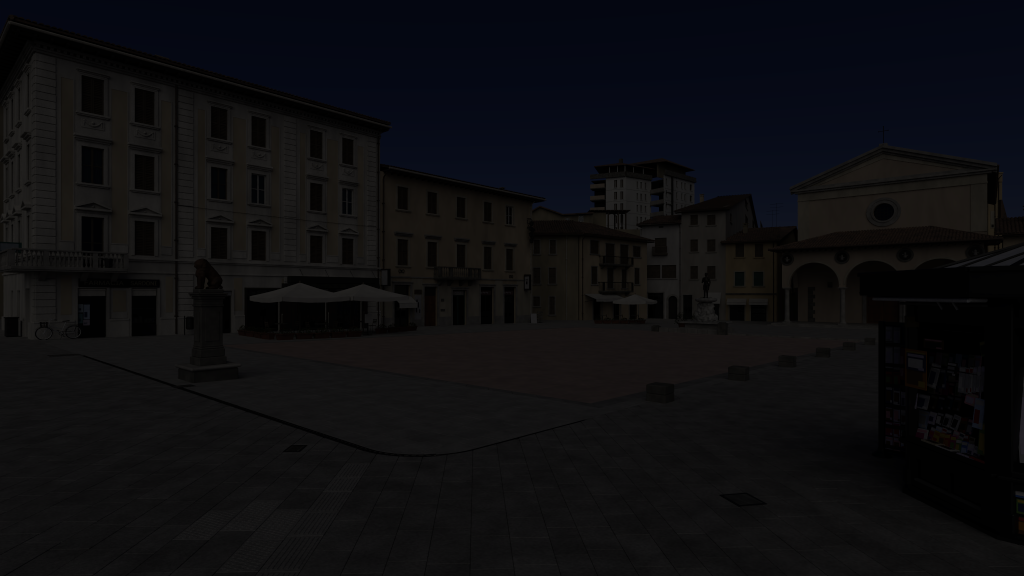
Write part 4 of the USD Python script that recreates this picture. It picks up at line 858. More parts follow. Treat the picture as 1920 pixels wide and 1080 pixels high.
m = MB(); m.box(FP, 0, LP, -5, 0, -1, zfl, .02); m.box(FP, 0, FP.s(1137), -4.5, -.3, zfl, ztp - .2); obj('wall', m, plaster_olive, PG)
for s in (FP.s(1141), FP.s(1160), FP.s(1174)): 
    for o in (-.3, -3.6): m = MB(); m.box(FP, s - .12, s + .12, o - .12, o + .12, zfl, ztp); obj('pergola_post', m, wood_dark, PG)
m = MB(); m.box(FP, 0, FP.s(1182), -4.4, .3, ztp + .12, ztp + .2)
for s in np.arange(.1, FP.s(1180), .7): m.box(FP, s, s + .12, -4.4, .4, ztp, ztp + .12)
obj('pergola_roof', m, wood_dark, PG)
for a, b in ((1144, 1152), (1162, 1168)): m = MB(); m.box(FP, FP.s(a), FP.s(b), .0, .03, zfl - 1.9, zfl - .6); obj('window', m, dark_room, PG)

# ---------------------------------------------------------------- tower block
TW = thing('tower_block', 'pale high-rise apartment block with stacked balconies rising behind the roofs', 'building', at_depth(1200, 560, 145))
c0 = at_depth(1173, 500, 140); dl = fwd[:2] * 1 - rgt[:2] * 2.4; dl /= np.linalg.norm(dl); dr = fwd[:2] * 1 + rgt[:2] * 1.6; dr /= np.linalg.norm(dr)
FTl = Fr(c0[:2] + dl * 20, -dl); FTr = Fr(c0[:2], dr); ztw = FTr.z(1173, 331); s_l = FTl.s(1136); s_r = FTr.s(1221)
pitch = 3.06; nfl = 9
WTl, WTr = [], []
for k in range(nfl):
    zt = FTl.z(1160, 336) - k * pitch
    for a, b in ((1151.5, 1157), (1163, 1168.5)): WTl.append((FTl.s(a), zt - 2.15, FTl.s(b), zt - .15))
    zt = FTr.z(1200, 338.5) - k * pitch
    for a, b in ((1193.5, 1196.5), (1200.5, 1204), (1209, 1212)): WTr.append((FTr.s(a), zt - 2.0, FTr.s(b), zt - .35))
wall(TW, FTl, s_l, 20, 0, ztw, WTl, concrete_pale); wall(TW, FTr, 0.0, s_r, 0, ztw, WTr, concrete_pale)
for fr, Wn in ((FTl, WTl), (FTr, WTr)):
    for s0, z0, s1, z1 in Wn:
        m = MB(); m.box(fr, s0, s1, -.30, -.24, z0, z1); w_ = obj('window', m, wood_dark, TW); m = MB(); m.box(fr, (s0+s1)/2 - .04, (s0+s1)/2 + .04, -.24, -.2, z0, z1); m.box(fr, s0 - .1, s1 + .1, -.05, .12, z0 - .1, z0); obj('sill', m, concrete_pale, w_)
for fr, a, b in ((FTl, s_l, 20), (FTr, 0, s_r)):
    for k in range(nfl): m = MB(); z = ztw - 3.15 - k * pitch; m.box(fr, a, b, -.01, .03, z - .06, z); obj('floor_line', m, stone_grey, TW)
    m = MB(); m.box(fr, a, b + .0, -.1, .45, ztw, ztw + .35); m.box(fr, a, b, .25, .40, ztw + .35, ztw + 1.25); obj('parapet', m, stone_dark, TW)
    m = MB(); m.box(fr, a, b, -2.2, -2.0, ztw, ztw + 2.7); obj('penthouse_wall', m, wood_dark, TW)
# balconies on the left and in the recess, second block on the right
sbl = FTl.s(1107)
for k in range(nfl):
    z = FTl.z(1120, 352.5) - k * pitch; m = MB(); m.box(FTl, sbl, s_l - .1, -2.6, .3, z - .25, z); bq = obj('balcony', m, stone_dark, TW)
    m = MB(); m.box(FTl, sbl, s_l - .3, .12, .25, z, z + 1.0); obj('balcony_front', m, plaster_church, bq)
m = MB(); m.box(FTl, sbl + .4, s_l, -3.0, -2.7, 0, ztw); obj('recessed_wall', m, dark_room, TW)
m = MB(); m.box(FTl, sbl, s_l, -.1, .4, ztw, ztw + 1.2); obj('parapet', m, stone_dark, TW)
d2 = fwd[:2] + rgt[:2] * 1.095; d2 /= np.linalg.norm(d2); c2 = at_depth(1246.5, 500, 141); FT2 = Fr(c2[:2], d2); e2 = FT2.s(1302); zt2 = FT2.z(1247, 328)
W2 = []
for k in range(nfl):
    zt = FT2.z(1275, 338.5) - k * pitch
    for a, b in ((1268, 1270.5), (1277.5, 1280), (1283.5, 1286), (1293.5, 1298)): W2.append((FT2.s(a), zt - 2.0, FT2.s(b), zt - .3))
    W2.append((FT2.s(1248.5), zt - 2.0, FT2.s(1251), zt - .4))
wall(TW, FT2, 0, e2, 0, zt2, W2, concrete_pale)
for s0, z0, s1, z1 in W2: m = MB(); m.box(FT2, s0, s1, -.30, -.24, z0, z1); w_ = obj('window', m, wood_dark, TW); m = MB(); m.box(FT2, s0 - .1, s1 + .1, -.05, .12, z0 - .1, z0); obj('sill', m, concrete_pale, w_)
for k in range(nfl): m = MB(); z = zt2 - 3.4 - k * pitch; m.box(FT2, 0, e2, -.01, .03, z - .06, z); obj('floor_line', m, stone_grey, TW)
m = MB(); m.box(FT2, -.3, e2 + .3, -.1, .5, zt2, zt2 + .4); m.box(FT2, -.3, e2 + .3, .25, .4, zt2 + .4, zt2 + 1.3); obj('parapet', m, stone_dark, TW); m = MB(); m.box(FT2, 1, e2 + .2, -3, -2.8, zt2, zt2 + 4.0); obj('penthouse_wall', m, plaster_olive, TW)
pR = FTr.pt(s_r, 0, 0)[:2]; FG = Fr(pR, c2[:2] - pR); LG = np.linalg.norm(c2[:2] - pR)
for k in range(nfl):
    z = ztw - 5.2 + 1.6 - k * pitch; m = MB(); m.box(FG, .1, LG - .1, -3, .5, z - .25, z); bq = obj('balcony', m, stone_dark, TW); m = MB(); m.box(FG, .1, LG - .1, .38, .5, z, z + 1.0); obj('balcony_front', m, plaster_grey, bq)
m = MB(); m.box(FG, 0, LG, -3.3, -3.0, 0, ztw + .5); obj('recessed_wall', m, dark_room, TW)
m = MB(); m.plan(Polygon([FTl.pt(sbl, -.4, 0)[:2], FTl.pt(20, -.36, 0)[:2] + fwd[:2] * .4, FTr.pt(s_r, -.4, 0)[:2], FT2.pt(0, -.4, 0)[:2], FT2.pt(e2, -.4, 0)[:2], FT2.pt(e2, -14, 0)[:2], FTl.pt(sbl, -18, 0)[:2]]).buffer(-.1), ztw - .5, ztw - .3); obj('roof_deck', m, stone_dark, TW)
def lowroof(pts, apex, th=.16):
    m = MB(); pts = [np.asarray(p, float) for p in pts]; c = np.asarray(apex, float); k = len(pts)
    V = pts + [p - [0, 0, th] for p in pts] + [c, c - [0, 0, th]]; Fc = []
    for i in range(k): j = (i + 1) % k; Fc += [[i, j, 2*k], [k+j, k+i, 2*k+1], [i, k+i, k+j], [i, k+j, j]]
    m.add(V, Fc, True); return m
zr1 = FTr.z(1173, 308)
obj('penthouse_roof', lowroof([FTl.pt(sbl + 1.2, .9, ztw + 3.2), np.append((FTl.pt(20, .9, 0) + FTr.pt(0, .9, 0))[:2] / 2, ztw + 3.0), FTr.pt(s_r + .5, .9, ztw + 3.0), FTr.pt(s_r + 2, -14, ztw + 3.3), FTl.pt(sbl, -12, ztw + 3.3)], np.append(c0[:2] + fwd[:2] * 6, ztw + 5.0)), tile_red, TW)
obj('penthouse_roof', lowroof([FT2.pt(.6, .0, zt2 + 3.8), FT2.pt(e2 + .4, .0, zt2 + 3.6), FT2.pt(e2 + .4, -14, zt2 + 3.6), FT2.pt(-4, -14, zt2 + 3.8)], np.append(FT2.pt(e2 * .45, -5, 0)[:2], zt2 + 6.4)), tile_red, TW)
for s, fr in ((s_l + 1, FTl), (18, FTl), (19.9, FTl), (2.5, FTr), (6, FTr)): m = MB(); m.tube([fr.pt(s, .3, ztw + .3), fr.pt(s, .3, ztw + 3.0)], .1, 6); obj('roof_post', m, concrete_pale, TW)
m = MB(); m.box(Fr(c0[:2] + fwd[:2] * 6, (1, 0)), -.4, .4, -.4, .4, ztw + 4.5, ztw + 6.0); obj('chimney', m, stone_dark, TW)

# ---------------------------------------------------------------- church with its porch
FC = Fr((61.0, 16.2), (0, -1)); FU = Fr((66.0, 15.9), (0, -1)); fz = float(gz(61)) + .28
CHU = thing('church', 'plain gabled church front with a round window, cross and arched tiled porch', 'church', (61, 8.1, fz))
colS = [.42, 5.42, 10.42, 15.42]; R = 2.23; spr = 3.15
pg = sbox(0, spr - .25, 15.85, 6.75)
for a, b in zip(colS[:-1], colS[1:]):
    c = (a + b) / 2; pg = pg.difference(unary_union([Point(c, spr).buffer(R, 24), sbox(c - R, 0, c + R, spr)]))
m = MB(); m.poly(FC, pg, -.5, 0); obj('porch_wall', m, plaster_church, CHU)
for a, b in zip(colS[:-1], colS[1:]):
    c = (a + b) / 2; m = MB(); m.poly(FC, unary_union([Point(c, spr).buffer(R + .16, 24)]).difference(Point(c, spr).buffer(R + .002, 24)).intersection(sbox(c - 3, spr, c + 3, 9)), -.02, .035); obj('arch_band', m, plaster_base, CHU)
FCs = Fr((66.0, 16.2), (-1, 0)); FCs2 = Fr((61.0, .35), (1, 0))
for fr, nm in ((FCs, 'side_wall'), (FCs2, 'side_wall')):
    pgs = sbox(.36, spr - .25, 4.49, 6.75).difference(unary_union([Point(2.45, spr).buffer(1.85, 20), sbox(.6, 0, 4.3, spr)])); m = MB(); m.poly(fr, pgs, -.45, 0); obj(nm, m, plaster_church, CHU)
for s in colS:
    q = FC.pt(s, -.25, fz); m = MB(); m.lathe(q, [(.30,.12),(.31,.2),(.25,.28),(.235,.4),(.225,2.0),(.20,3.4)], 14); h = spr - .25 - fz
    m = MB(); m.lathe(q, [(.31,.14),(.32,.2),(.25,.28),(.24,.45),(.21,h-.42),(.23,h-.40),(.23,h-.36),(.22,h-.34),(.30,h-.14),(.34,h-.12)], 16); co = obj('column', m, stone_grey, CHU, smooth=30)
    m = MB(); m.box(FC, s - .36, s + .36, -.61, .11, fz - .02, fz + .14, .015); obj('base_block', m, stone_grey, co); m = MB(); m.box(FC, s - .36, s + .36, -.61, .11, spr - .37, spr - .252, .015); obj('capital', m, stone_grey, co)
for s in (.5, 5.42, 10.42, 15.3):
    z = 5.80; m = MB(); m.poly(FC, Point(s, z).buffer(.64, 12).difference(Point(s, z).buffer(.47, 12)), -.01, .07); md = obj('medallion', m, stone_dark, CHU)
    m = MB(); m.poly(FC, Point(s, z).buffer(.465, 12), -.01, .02); obj('medallion_disc', m, bronze, md)
    m = MB(); m.lathe(FC.pt(s, .06, z - .28), [(.04,0),(.14,.08),(.10,.25),(.06,.3),(.10,.36),(.09,.48),(.03,.54)], 8); m.tube([FC.pt(s - .22, .05, z + .05), FC.pt(s + .22, .05, z - .05)], .045, 6); obj('relief_figure', m, stone_grey, md)
zt = 8.72; ze = 6.80; A, B = [59.95, 17.2, ze], [59.95, -.75, ze]; C, D = [65.98, 4.35, zt], [65.98, 12.0, zt]
m = MB(); tiles(m, A, B, C, D, .25, .42, seed=21); tiles(m, [65.98, 17.2, ze + .02], A, D, D, .25, .42, seed=22); tiles(m, B, [65.98, -.75, ze + .02], C, C, .25, .42, seed=23); ridge(m, A, D, .13); ridge(m, B, C, .13); rf = obj('porch_roof', m, tile_red, CHU)
m = MB(); m.plan(sbox(60.05, -.65, 65.9, 17.1), ze - .16, ze - .11)
for y in np.arange(-.5, 17.1, .55): m.box(WORLD, 60.0, 61.0, y - .06, y + .06, ze - .30, ze - .16)
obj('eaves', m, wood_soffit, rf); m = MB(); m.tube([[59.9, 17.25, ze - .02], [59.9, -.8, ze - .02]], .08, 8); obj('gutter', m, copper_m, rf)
m = MB(); m.plan(sbox(61.5, .5, 65.6, 15.8), ze - .5, ze - .4); obj('porch_ceiling', m, plaster_church, CHU)
# upper front
dr0, dr1 = 6.4, 9.2; rc = (7.87, 10.5)
wall(CHU, FU, 0, 15.75, -1.5, 13.0, [(dr0, fz, dr1, 3.4), Point(*rc).buffer(.88, 20)], plaster_church, th=.6)
m = MB(); m.poly(FU, Polygon([(0, 13.001), (15.75, 13.001), (15.75, 13.9), (7.87, 16.75), (0, 13.9)]), -.6, 0); obj('gable', m, plaster_church, CHU)
for a, b in ((0, 1.15), (14.6, 15.75)): m = MB(); m.box(FU, a, b, -.01, .06, 8.0, 12.45); obj('corner_pilaster', m, plaster_base, CHU)
m = MB(); m.box(FU, 0, 15.75, -.01, .06, 12.452, 13.25); m.box(FU, -.05, 15.8, -.01, .12, 12.40, 12.50); obj('frieze', m, plaster_base, CHU)
m = MB(); m.box(FU, -.5, 16.25, -.3, .45, 13.45, 13.62, .02); m.box(FU, -.3, 16.05, -.3, .28, 13.25, 13.45, .02); m.box(FU, -.1, 15.85, -.01, .14, 13.62, 13.9); obj('cornice', m, stone_grey, CHU)
m = MB()
for sg in (-1, 1):
    for d0, d1, pr in ((.0, .28, .62), (-.3, .0, .42), (-.5, -.3, .2)):
        m.poly(FU, Polygon([(7.87 + sg*8.55, 13.72 + d0), (7.87 + sg*8.55, 13.72 + d1), (7.87, 16.9 + d1), (7.87, 16.9 + d0)]), -.5 if pr > .5 else -.01, pr)
obj('raking_cornice', m, stone_grey, CHU)
m = MB()
for sg in (-1, 1): m.poly(FU, Polygon([(7.87 + sg*5.9, 13.92), (7.87 + sg*7.4, 13.92), (7.87, 16.4), (7.87, 15.9)]), -.01, .06)
obj('tympanum_rim', m, plaster_base, CHU)
m = MB()
for r0, r1, p in ((1.22, 1.45, .10), (1.05, 1.22, .05), (.885, 1.05, .12)): m.poly(FU, Point(*rc).buffer(r1, 20).difference(Point(*rc).buffer(r0, 20)), -.01, p)
ro = obj('round_window', m, stone_grey, CHU); m = MB(); m.poly(FU, Point(*rc).buffer(.87, 20), -.38, -.37); obj('pane', m, glass, ro); m = MB(); m.poly(FU, Point(*rc).buffer(.87, 20), -.59, -.58); obj('window_back', m, dark_room, ro)
m = MB()
for k in range(-2, 3): w = math.sqrt(.87**2 - (k*.3)**2) - .01; m.box(FU, rc[0] + k*.3 - .015, rc[0] + k*.3 + .015, -.36, -.33, rc[1] - w, rc[1] + w); m.box(FU, rc[0] - w, rc[0] + w, -.33, -.31, rc[1] + k*.3 - .015, rc[1] + k*.3 + .015)
obj('glazing_bars', m, iron, ro)
m = MB(); m.box(FU, dr0 - .3, dr0, -.02, .15, fz, 3.4); m.box(FU, dr1, dr1 + .3, -.02, .15, fz, 3.4); m.box(FU, dr0 - .3, dr1 + .3, -.02, .15, 3.4, 3.75); m.box(FU, dr0 - .5, dr1 + .5, -.02, .3, 3.75, 3.9); dp = obj('portal', m, stone_grey, CHU)
for q in range(2):
    a = dr0 + q * 1.4; m = MB(); m.box(FU, a + .01, a + 1.39, -.4, -.34, fz, 3.4)
    for zz in np.arange(fz + .2, 3.1, .8): m.box(FU, a + .15, a + 1.25, -.345, -.30, zz, zz + .6, .02)
    obj('door_leaf', m, wood_door, dp)
for s in (1.0, 11.8):
    for k in range(9):
        w = .5 if k % 2 else .7; z = fz + k * .42; m = MB(); m.box(FU, s, s + w, -.01, .05, z + .01, z + .41, .015); obj('stone_block', m, stone_dark, CHU)
m = MB(); m.box(FU, 2.9, 3.35, -.01, .05, 2.9, 3.5); obj('wall_plaque', m, stone_dark, CHU)
m = MB(); m.poly(FU, Polygon([(0.1, -1), (15.65, -1), (15.65, 13.5), (7.87, 16.4), (.1, 13.5)]), -28, -27.7); m.box(FU, .05, .5, -27.7, -.61, -1, 13.4); m.box(FU, 15.25, 15.7, -27.7, -.61, -1, 13.4); m.box(FU, .5, 15.2, -9, -8.9, -1, 13.4); obj('nave_wall', m, plaster_olive, CHU)
m = MB(); tiles(m, FU.pt(-.7, -28, 13.75), FU.pt(-.7, .35, 13.75), FU.pt(7.87, .35, 17.05), FU.pt(7.87, -28, 17.05), .5, .8, seed=24); tiles(m, FU.pt(16.45, .35, 13.75), FU.pt(16.45, -28, 13.75), FU.pt(7.87, -28, 17.05), FU.pt(7.87, .35, 17.05), .5, .8, seed=25); ridge(m, FU.pt(7.87, .5, 17.12), FU.pt(7.87, -27, 17.12)); obj('roof', m, tile_red, CHU)
ap = FU.pt(7.87, .1, 17.1); m = MB(); m.box(FU, 7.52, 8.22, -.25, .4, 17.0, 17.35, .03); cb = obj('apex_block', m, stone_grey, CHU)
m = MB(); m.tube([ap + [0,0,.2], ap + [0,0,2.0]], .035, 6); m.tube([FU.pt(7.47, .1, 18.65), FU.pt(8.27, .1, 18.65)], .03, 6)
for p in (FU.pt(7.47, .1, 18.65), FU.pt(8.27, .1, 18.65), ap + [0,0,2.0]): m.ball(p, .055, 1)
obj('cross', m, iron, cb)
ST = thing('church_steps', 'low broad stone steps in front of the church porch', 'steps', (60, 8, fz - .3))
for k in range(3): m = MB(); x = 59.2 + k * .42; m.box(WORLD, x, 66 if k == 2 else x + .6, -1.2 + k*.3, 17.6 - k*.3, fz - 1, fz - .30 + .15 * k, .015); obj('step', m, stone_grey, ST)

# ---------------------------------------------------------------- behind the church, right edge
p0 = at_depth(1853, 440, 78); p1 = at_depth(1884, 440, 78); FBG = Fr(p0, p1 - p0); LG2 = np.linalg.norm((p1 - p0)[:2]); z_ = lambda y: float(at_depth(1870, y, 78)[2])
BG = thing('bell_gable', 'pale yellow bell gable with twin openings rising at the right of the church', 'bell tower', (p0 + p1) / 2)
sx = lambda px: FBG.s(px)
wall(BG, FBG, 0, sx(1879), -1, z_(341), [(sx(1853.5), z_(371), sx(1857), z_(350)), (sx(1859), z_(371), sx(1863), z_(350))], plaster_yellow, th=.9)
m = MB(); m.box(FBG, sx(1865), sx(1878.5), -.95, .1, z_(341), z_(326)); m.box(FBG, sx(1864), sx(1879.5), -1, .2, z_(326), z_(323), .04); m.box(FBG, -.1, sx(1864), -1, .15, z_(341), z_(338), .03); m.tube([FBG.pt(sx(1869), -.4, z_(326)), FBG.pt(sx(1869), -.4, z_(318))], .06, 6); obj('pinnacle', m, plaster_yellow, BG)
for a in (1855.2, 1861): m = MB(); m.lathe(FBG.pt(sx(a), -.45, z_(369)), [(.42,0),(.34,.15),(.26,.5),(.22,.75),(.08,.85)], 12); obj('bell', m, bronze, BG)
m = MB(); m.box(FBG, sx(1857), sx(1866), 0.0, .04, z_(428), z_(396)); obj('plaster_field', m, plaster_base, BG)
m = MB(); m.box(FBG, sx(1858.5), sx(1862.5), .04, .08, z_(426), z_(421)); obj('small_window', m, dark_room, BG)
for px_ in (1864.8, 1871.5): downpipe(FBG, BG, sx(px_), -1, z_(330), copper_m)
m = MB(); m.hexa([FBG.pt(sx(1873), .3, z_(420)), FBG.pt(sx(1888), .3, z_(420)), FBG.pt(sx(1888), -8, z_(420)), FBG.pt(sx(1873), -8, z_(420)), FBG.pt(sx(1873), .3, z_(375)), FBG.pt(sx(1876), .3, z_(375)), FBG.pt(sx(1876), -8, z_(375)), FBG.pt(sx(1873), -8, z_(375))]); obj('side_roof', m, tile_red, BG)
RH = thing('right_house', 'low tiled house just right of the church behind the kiosk roof', 'building', (64, -6, -1.2)); FR = Fr((64, -.9), (0, -1))
wall(RH, FR, 0, 16, -2, 7.4, [(2, 4, 3, 5.6), (6, 4, 7, 5.6)], plaster_tan)
for a in (2, 6): w_ = surround(FR, RH, a, a + 1, 4, 5.6, stone_grey); shutters(FR, w_, a, a + 1, 4, 5.6, wood_dark, slat=.15)
m = MB(); tiles(m, [63.2, -.4, 7.45], [63.2, -17, 7.45], [69, -17, 9.35], [69, -.4, 9.35], .26, .42, seed=26); rf = obj('roof', m, tile_red, RH); m = MB(); m.box(WORLD, 63.25, 68.9, -17, -.42, 7.2, 7.28); obj('eaves', m, wood_soffit, rf)
m = MB(); m.box(WORLD, 64.4, 69, -17, -16.7, -2, 7.1); m.box(WORLD, 68.7, 69, -16.7, -.9, -2, 9.2); m.box(WORLD, 64.4, 68.6, -1.2, -.91, -2, 7.2); obj('rear_wall', m, plaster_olive, RH)
chimney(rf, (67, -2.6), 8.4, 10.0, .5)

# ---------------------------------------------------------------- figures: hulls of spheres, smoothed
def body(bones, edge=.03, it=12, lam=.5):
    parts = []
    for b in bones:
        cloud = []
        for p, r in b:
            s = trimesh.creation.icosphere(subdivisions=2, radius=r); cloud.append(np.asarray(s.vertices) + np.asarray(p, float))
        parts.append(manifold3d.Manifold.hull_points(np.vstack(cloud).astype(np.float64)))
    mm = manifold3d.Manifold.batch_boolean(parts, manifold3d.OpType.Add).refine_to_length(edge).to_mesh()
    t = trimesh.Trimesh(mm.vert_properties[:, :3], mm.tri_verts, process=True); trimesh.smoothing.filter_taubin(t, lamb=lam, nu=.53, iterations=it); return t

# lion on its pedestal
dL = np.array([1.0, 0.0]); cL = gnd(362, 719)[:2] + .565
LX, LY = float(cL[0]), float(cL[1]); lz = float(gz(LX))
LI = thing('lion_monument', 'seated brown stone lion on a tall grey pedestal with a wide bench-like foot', 'statue', (LX, LY, lz)); FLi = Fr((LX, LY), dL)
def sq(m, a, z0, z1, ch=.012, b=None): b = b or a; return m.box(FLi, -a, a, -b, b, lz + z0, lz + z1, ch)
obj('foot', sq(sq(MB(), .565, -.15, .30, .02), .548, .295, .33, 0), stone_dark, LI); obj('foot_slab', sq(MB(), .63, .325, .41, .03), stone_grey, LI)
obj('plinth_block', sq(sq(MB(), .345, .405, .62, .015), .315, .62, .84, .02), stone_dark, LI)
obj('shaft', sq(sq(sq(MB(), .272, .84, 1.98, .012), .30, .83, .90, .03), .286, .90, .94, .012), stone_dark, LI)
for s_ in (-1, 1):
    m = MB(); m.box(FLi, -.18, .18, s_*.2725, s_*.288, lz + 1.05, lz + 1.85, .006); obj('shaft_panel', m, stone_dark, LI); m = MB(); m.box(FLi, s_*.2725, s_*.288, -.18, .18, lz + 1.05, lz + 1.85, .006); obj('shaft_panel', m, stone_dark, LI)
obj('neck_moulding', sq(sq(MB(), .30, 1.98, 2.03, .012), .278, 2.03, 2.12, .01), stone_dark, LI)
obj('capital', sq(sq(sq(sq(MB(), .285, 2.12, 2.18, .015), .32, 2.18, 2.25, .02), .352, 2.25, 2.30, .015), .375, 2.30, 2.345, .012), stone_dark, LI)
obj('statue_base', sq(MB(), .305, 2.335, 2.45, .02, .25), stone_dark, LI)
bz = lz + 2.45
def L3(a, y, z): return FLi.pt(.32 - .82 * a, y * .9, bz + z)
bones = [[(L3(.16, 0, .25), .155), (L3(.33, 0, .44), .15)], [(L3(.33, 0, .44), .15), (L3(.52, 0, .53), .165)], [(L3(.54, 0, .52), .165), (L3(.62, 0, .40), .13)], [(L3(.52, 0, .56), .16), (L3(.61, 0, .66), .155)],
    [(L3(.61, 0, .665), .145), (L3(.66, 0, .68), .115)], [(L3(.64, 0, .67), .11), (L3(.735, 0, .62), .066)], [(L3(.715, 0, .585), .052), (L3(.64, 0, .56), .08)]]
for s in (-1, 1):
    bones += [[(L3(.60, s*.10, .42), .085), (L3(.61, s*.105, .22), .058)], [(L3(.61, s*.105, .22), .058), (L3(.62, s*.105, .05), .05)], [(L3(.62, s*.105, .045), .05), (L3(.72, s*.105, .035), .04)],
        [(L3(.15, s*.09, .22), .13), (L3(.26, s*.14, .15), .085)], [(L3(.26, s*.14, .15), .08), (L3(.18, s*.14, .06), .055)], [(L3(.18, s*.14, .05), .05), (L3(.38, s*.14, .03), .036)], [(L3(.58, s*.09, .79), .035), (L3(.60, s*.08, .74), .05)]]
for k in range(16):
    t = 2*math.pi*k/16; bones.append([(L3(.55 + .02*math.cos(3*t), .155*math.cos(t), .59 + .155*math.sin(t)), .05), (L3(.47, .14*math.cos(t), .51 + .13*math.sin(t)), .045)])
bones += [[(L3(.42, 0, .55), .13), (L3(.56, 0, .69), .135)], [(L3(.30, 0, .44), .13), (L3(.46, 0, .60), .13)]]
bones += [[(L3(.05, 0, .12), .035), (L3(.02, .12, .04), .03)], [(L3(.02, .12, .04), .03), (L3(.12, .22, .035), .028)]]
lion = body(bones, .022, 6); v = np.asarray(lion.vertices); nrm = np.asarray(lion.vertex_normals); lion.vertices = v + nrm * ((meshkit.fbm(v * 22, 3, 5) - .5) * .028)[:, None]
obj('lion', MB().add(lion.vertices, lion.faces), bronze_red, LI, smooth=True)
m = MB(); m.hexa([L3(.68,-.03,.02),L3(.68,.20,.02),L3(.715,.20,.02),L3(.715,-.03,.02),L3(.68,-.05,.34),L3(.68,.22,.34),L3(.72,.22,.36),L3(.72,-.05,.36)]); obj('shield', m, bronze_red, LI)
m = MB()
for s in (-1, 1): m.ball(L3(.71, s*.055, .70), .018, 1)
m.ball(L3(.795, 0, .635), .026, 1, (1, 1.3, .8)); obj('eyes_and_nose', m, stone_dark, LI)

# bronze man on the carved white pedestal
MX, MY = 40.6, 16.1; mz = .16 + .0
MO = thing('white_pedestal_monument', 'dark bronze man on a rough carved white marble pedestal before the church', 'monument', (MX, MY, mz)); FM = Fr((MX, MY), (0, -1))
g0 = float(gz(MX)) + .1
m = MB(); m.box(FM, -1.25, 1.25, -1.2, 1.0, g0 - .2, mz - .09, .02); m.box(FM, -1.6, 1.6, -1.5, 1.3, g0 - .25, g0 + .3, .02); obj('stepped_base', m, stone_grey, MO); m = MB(); m.box(FM, -1.55, 1.45, -1.4, 1.25, mz - .09, mz + .02, .02); obj('base_slab', m, marble, MO)
rock = [[(np.array([MX, MY, mz]) + np.array(p) * (1, 1.18, 1), r * (1.12 if p[2] < .6 else 1)) for p, r in b] for b in ([((0,.0,.25),.5),((0,.35,.2),.38),((0,-.35,.2),.42)], [((-.25,.3,.2),.35),((-.25,-.3,.22),.38)], [((0,.2,.5),.42),((0,-.1,1.25),.42)], [((-.1,.3,.8),.3),((-.05,.25,1.2),.32)], [((-.2,-.3,.55),.3),((-.05,-.2,1.2),.35)], [((-.3,.1,.4),.25),((-.35,.0,.8),.22),((-.25,-.1,1.1),.22)], [((-.3,.42,.3),.2),((-.2,.5,.75),.18)])]
rk = body(rock, .06, 3); v = np.asarray(rk.vertices); n_ = np.asarray(rk.vertex_normals); rk.vertices = v + n_ * ((meshkit.fbm(v * 4.5, 4, 3) - .5) * .34)[:, None]
obj('carved_rock', MB().add(rk.vertices, rk.faces), marble, MO, smooth=40)
m = MB(); m.lathe([MX, MY, mz + 1.50], [(.58,0),(.74,.06),(.80,.14),(.80,.22),(.70,.30)], 20); obj('top_slab', m, marble, MO)
hz = mz + 1.80; H_ = 1.92
def P(x, y, z): return (MX - x, MY - y, hz + z * H_)       # x towards the square, y to the right of the picture
def limb(*js): return [[js[i], js[i+1]] for i in range(len(js)-1)]
bn = limb((P(0,-.10,.045),.055),(P(.02,-.10,.28),.075),(P(.0,-.095,.50),.105)) + limb((P(.05,.10,.045),.055),(P(.06,.10,.28),.075),(P(0,.095,.50),.105))
bn += [[(P(.0,-.10,.03),.05),(P(.16,-.13,.022),.04)],[(P(.05,.10,.03),.05),(P(.21,.13,.022),.04)]]
bn += [[(P(0,-.09,.51),.115),(P(0,.09,.51),.115)],[(P(0,0,.52),.15),(P(.01,0,.66),.145)],[(P(.01,-.06,.68),.15),(P(.01,.06,.68),.15)],[(P(.0,-.13,.77),.105),(P(0,.13,.77),.105)],[(P(.01,0,.70),.15),(P(0,0,.78),.12)],
    [(P(0,0,.82),.065),(P(.015,0,.88),.06)],[(P(.02,0,.925),.098),(P(.035,0,.90),.085)],[(P(.05,0,.875),.06),(P(.03,0,.94),.09)],[(P(.125,0,.905),.018),(P(.11,0,.925),.015)]]
bn += [[(P(-.01,-.17,.50),.06),(P(.02,-.17,.34),.05)],[(P(-.02,.17,.50),.06),(P(.0,.17,.34),.055)],[(P(-.06,-.1,.55),.1),(P(-.06,.1,.55),.1),(P(-.05,-.13,.34),.07),(P(-.05,.13,.34),.07)]]
bn += limb((P(0,-.21,.775),.072),(P(.03,-.29,.615),.055),(P(.19,-.16,.64),.042),(P(.22,-.08,.665),.038)) + limb((P(0,.21,.775),.072),(P(-.02,.29,.62),.055),(P(.05,.27,.49),.042),(P(.07,.26,.465),.038))
for k in range(4): bn += limb((P(.225,-.06,.65+.010*k),.011),(P(.235,-.01,.652+.011*k),.010),(P(.225,.03-.004*abs(k-1.5),.648+.011*k),.009)) + limb((P(.05+.018*k,.26,.45),.011),(P(.055+.018*k,.262,.425-.004*(1.5-abs(k-1.5))),.010),(P(.05+.018*k,.25,.405),.009))
bn += limb((P(.21,-.08,.685),.012),(P(.215,-.05,.705),.010)) + limb((P(.11,.255,.46),.012),(P(.12,.25,.44),.010))
man = body(bn, .028, 5); obj('bronze_man', MB().add(man.vertices, man.faces), bronze, MO, smooth=True)
m = MB()
for s in (-1, 1): m.ball(P(.112, s*.036, .925), .013, 1); m.ball(P(.02, s*.1, .91), .026, 1, (.6, .5, 1))
m.tube([P(.118, -.03, .878), P(.124, 0, .876), P(.118, .03, .878)], .007, 5); obj('face_details', m, bronze, MO)
m = MB(); t_ = trimesh.creation.icosphere(subdivisions=3, radius=.108); v = np.asarray(t_.vertices); v = v[:, :] * (1 + .10 * (meshkit.noise(v * 60) - .5))[:, None] + np.array(P(-.005, 0, .945)); m.add(v, t_.faces); obj('hair', m, bronze, MO)
m = MB(); m.box(FM, -.34, .34, -.3, .3, hz - .02, hz + .035, .01); obj('figure_plate', m, bronze, MO)
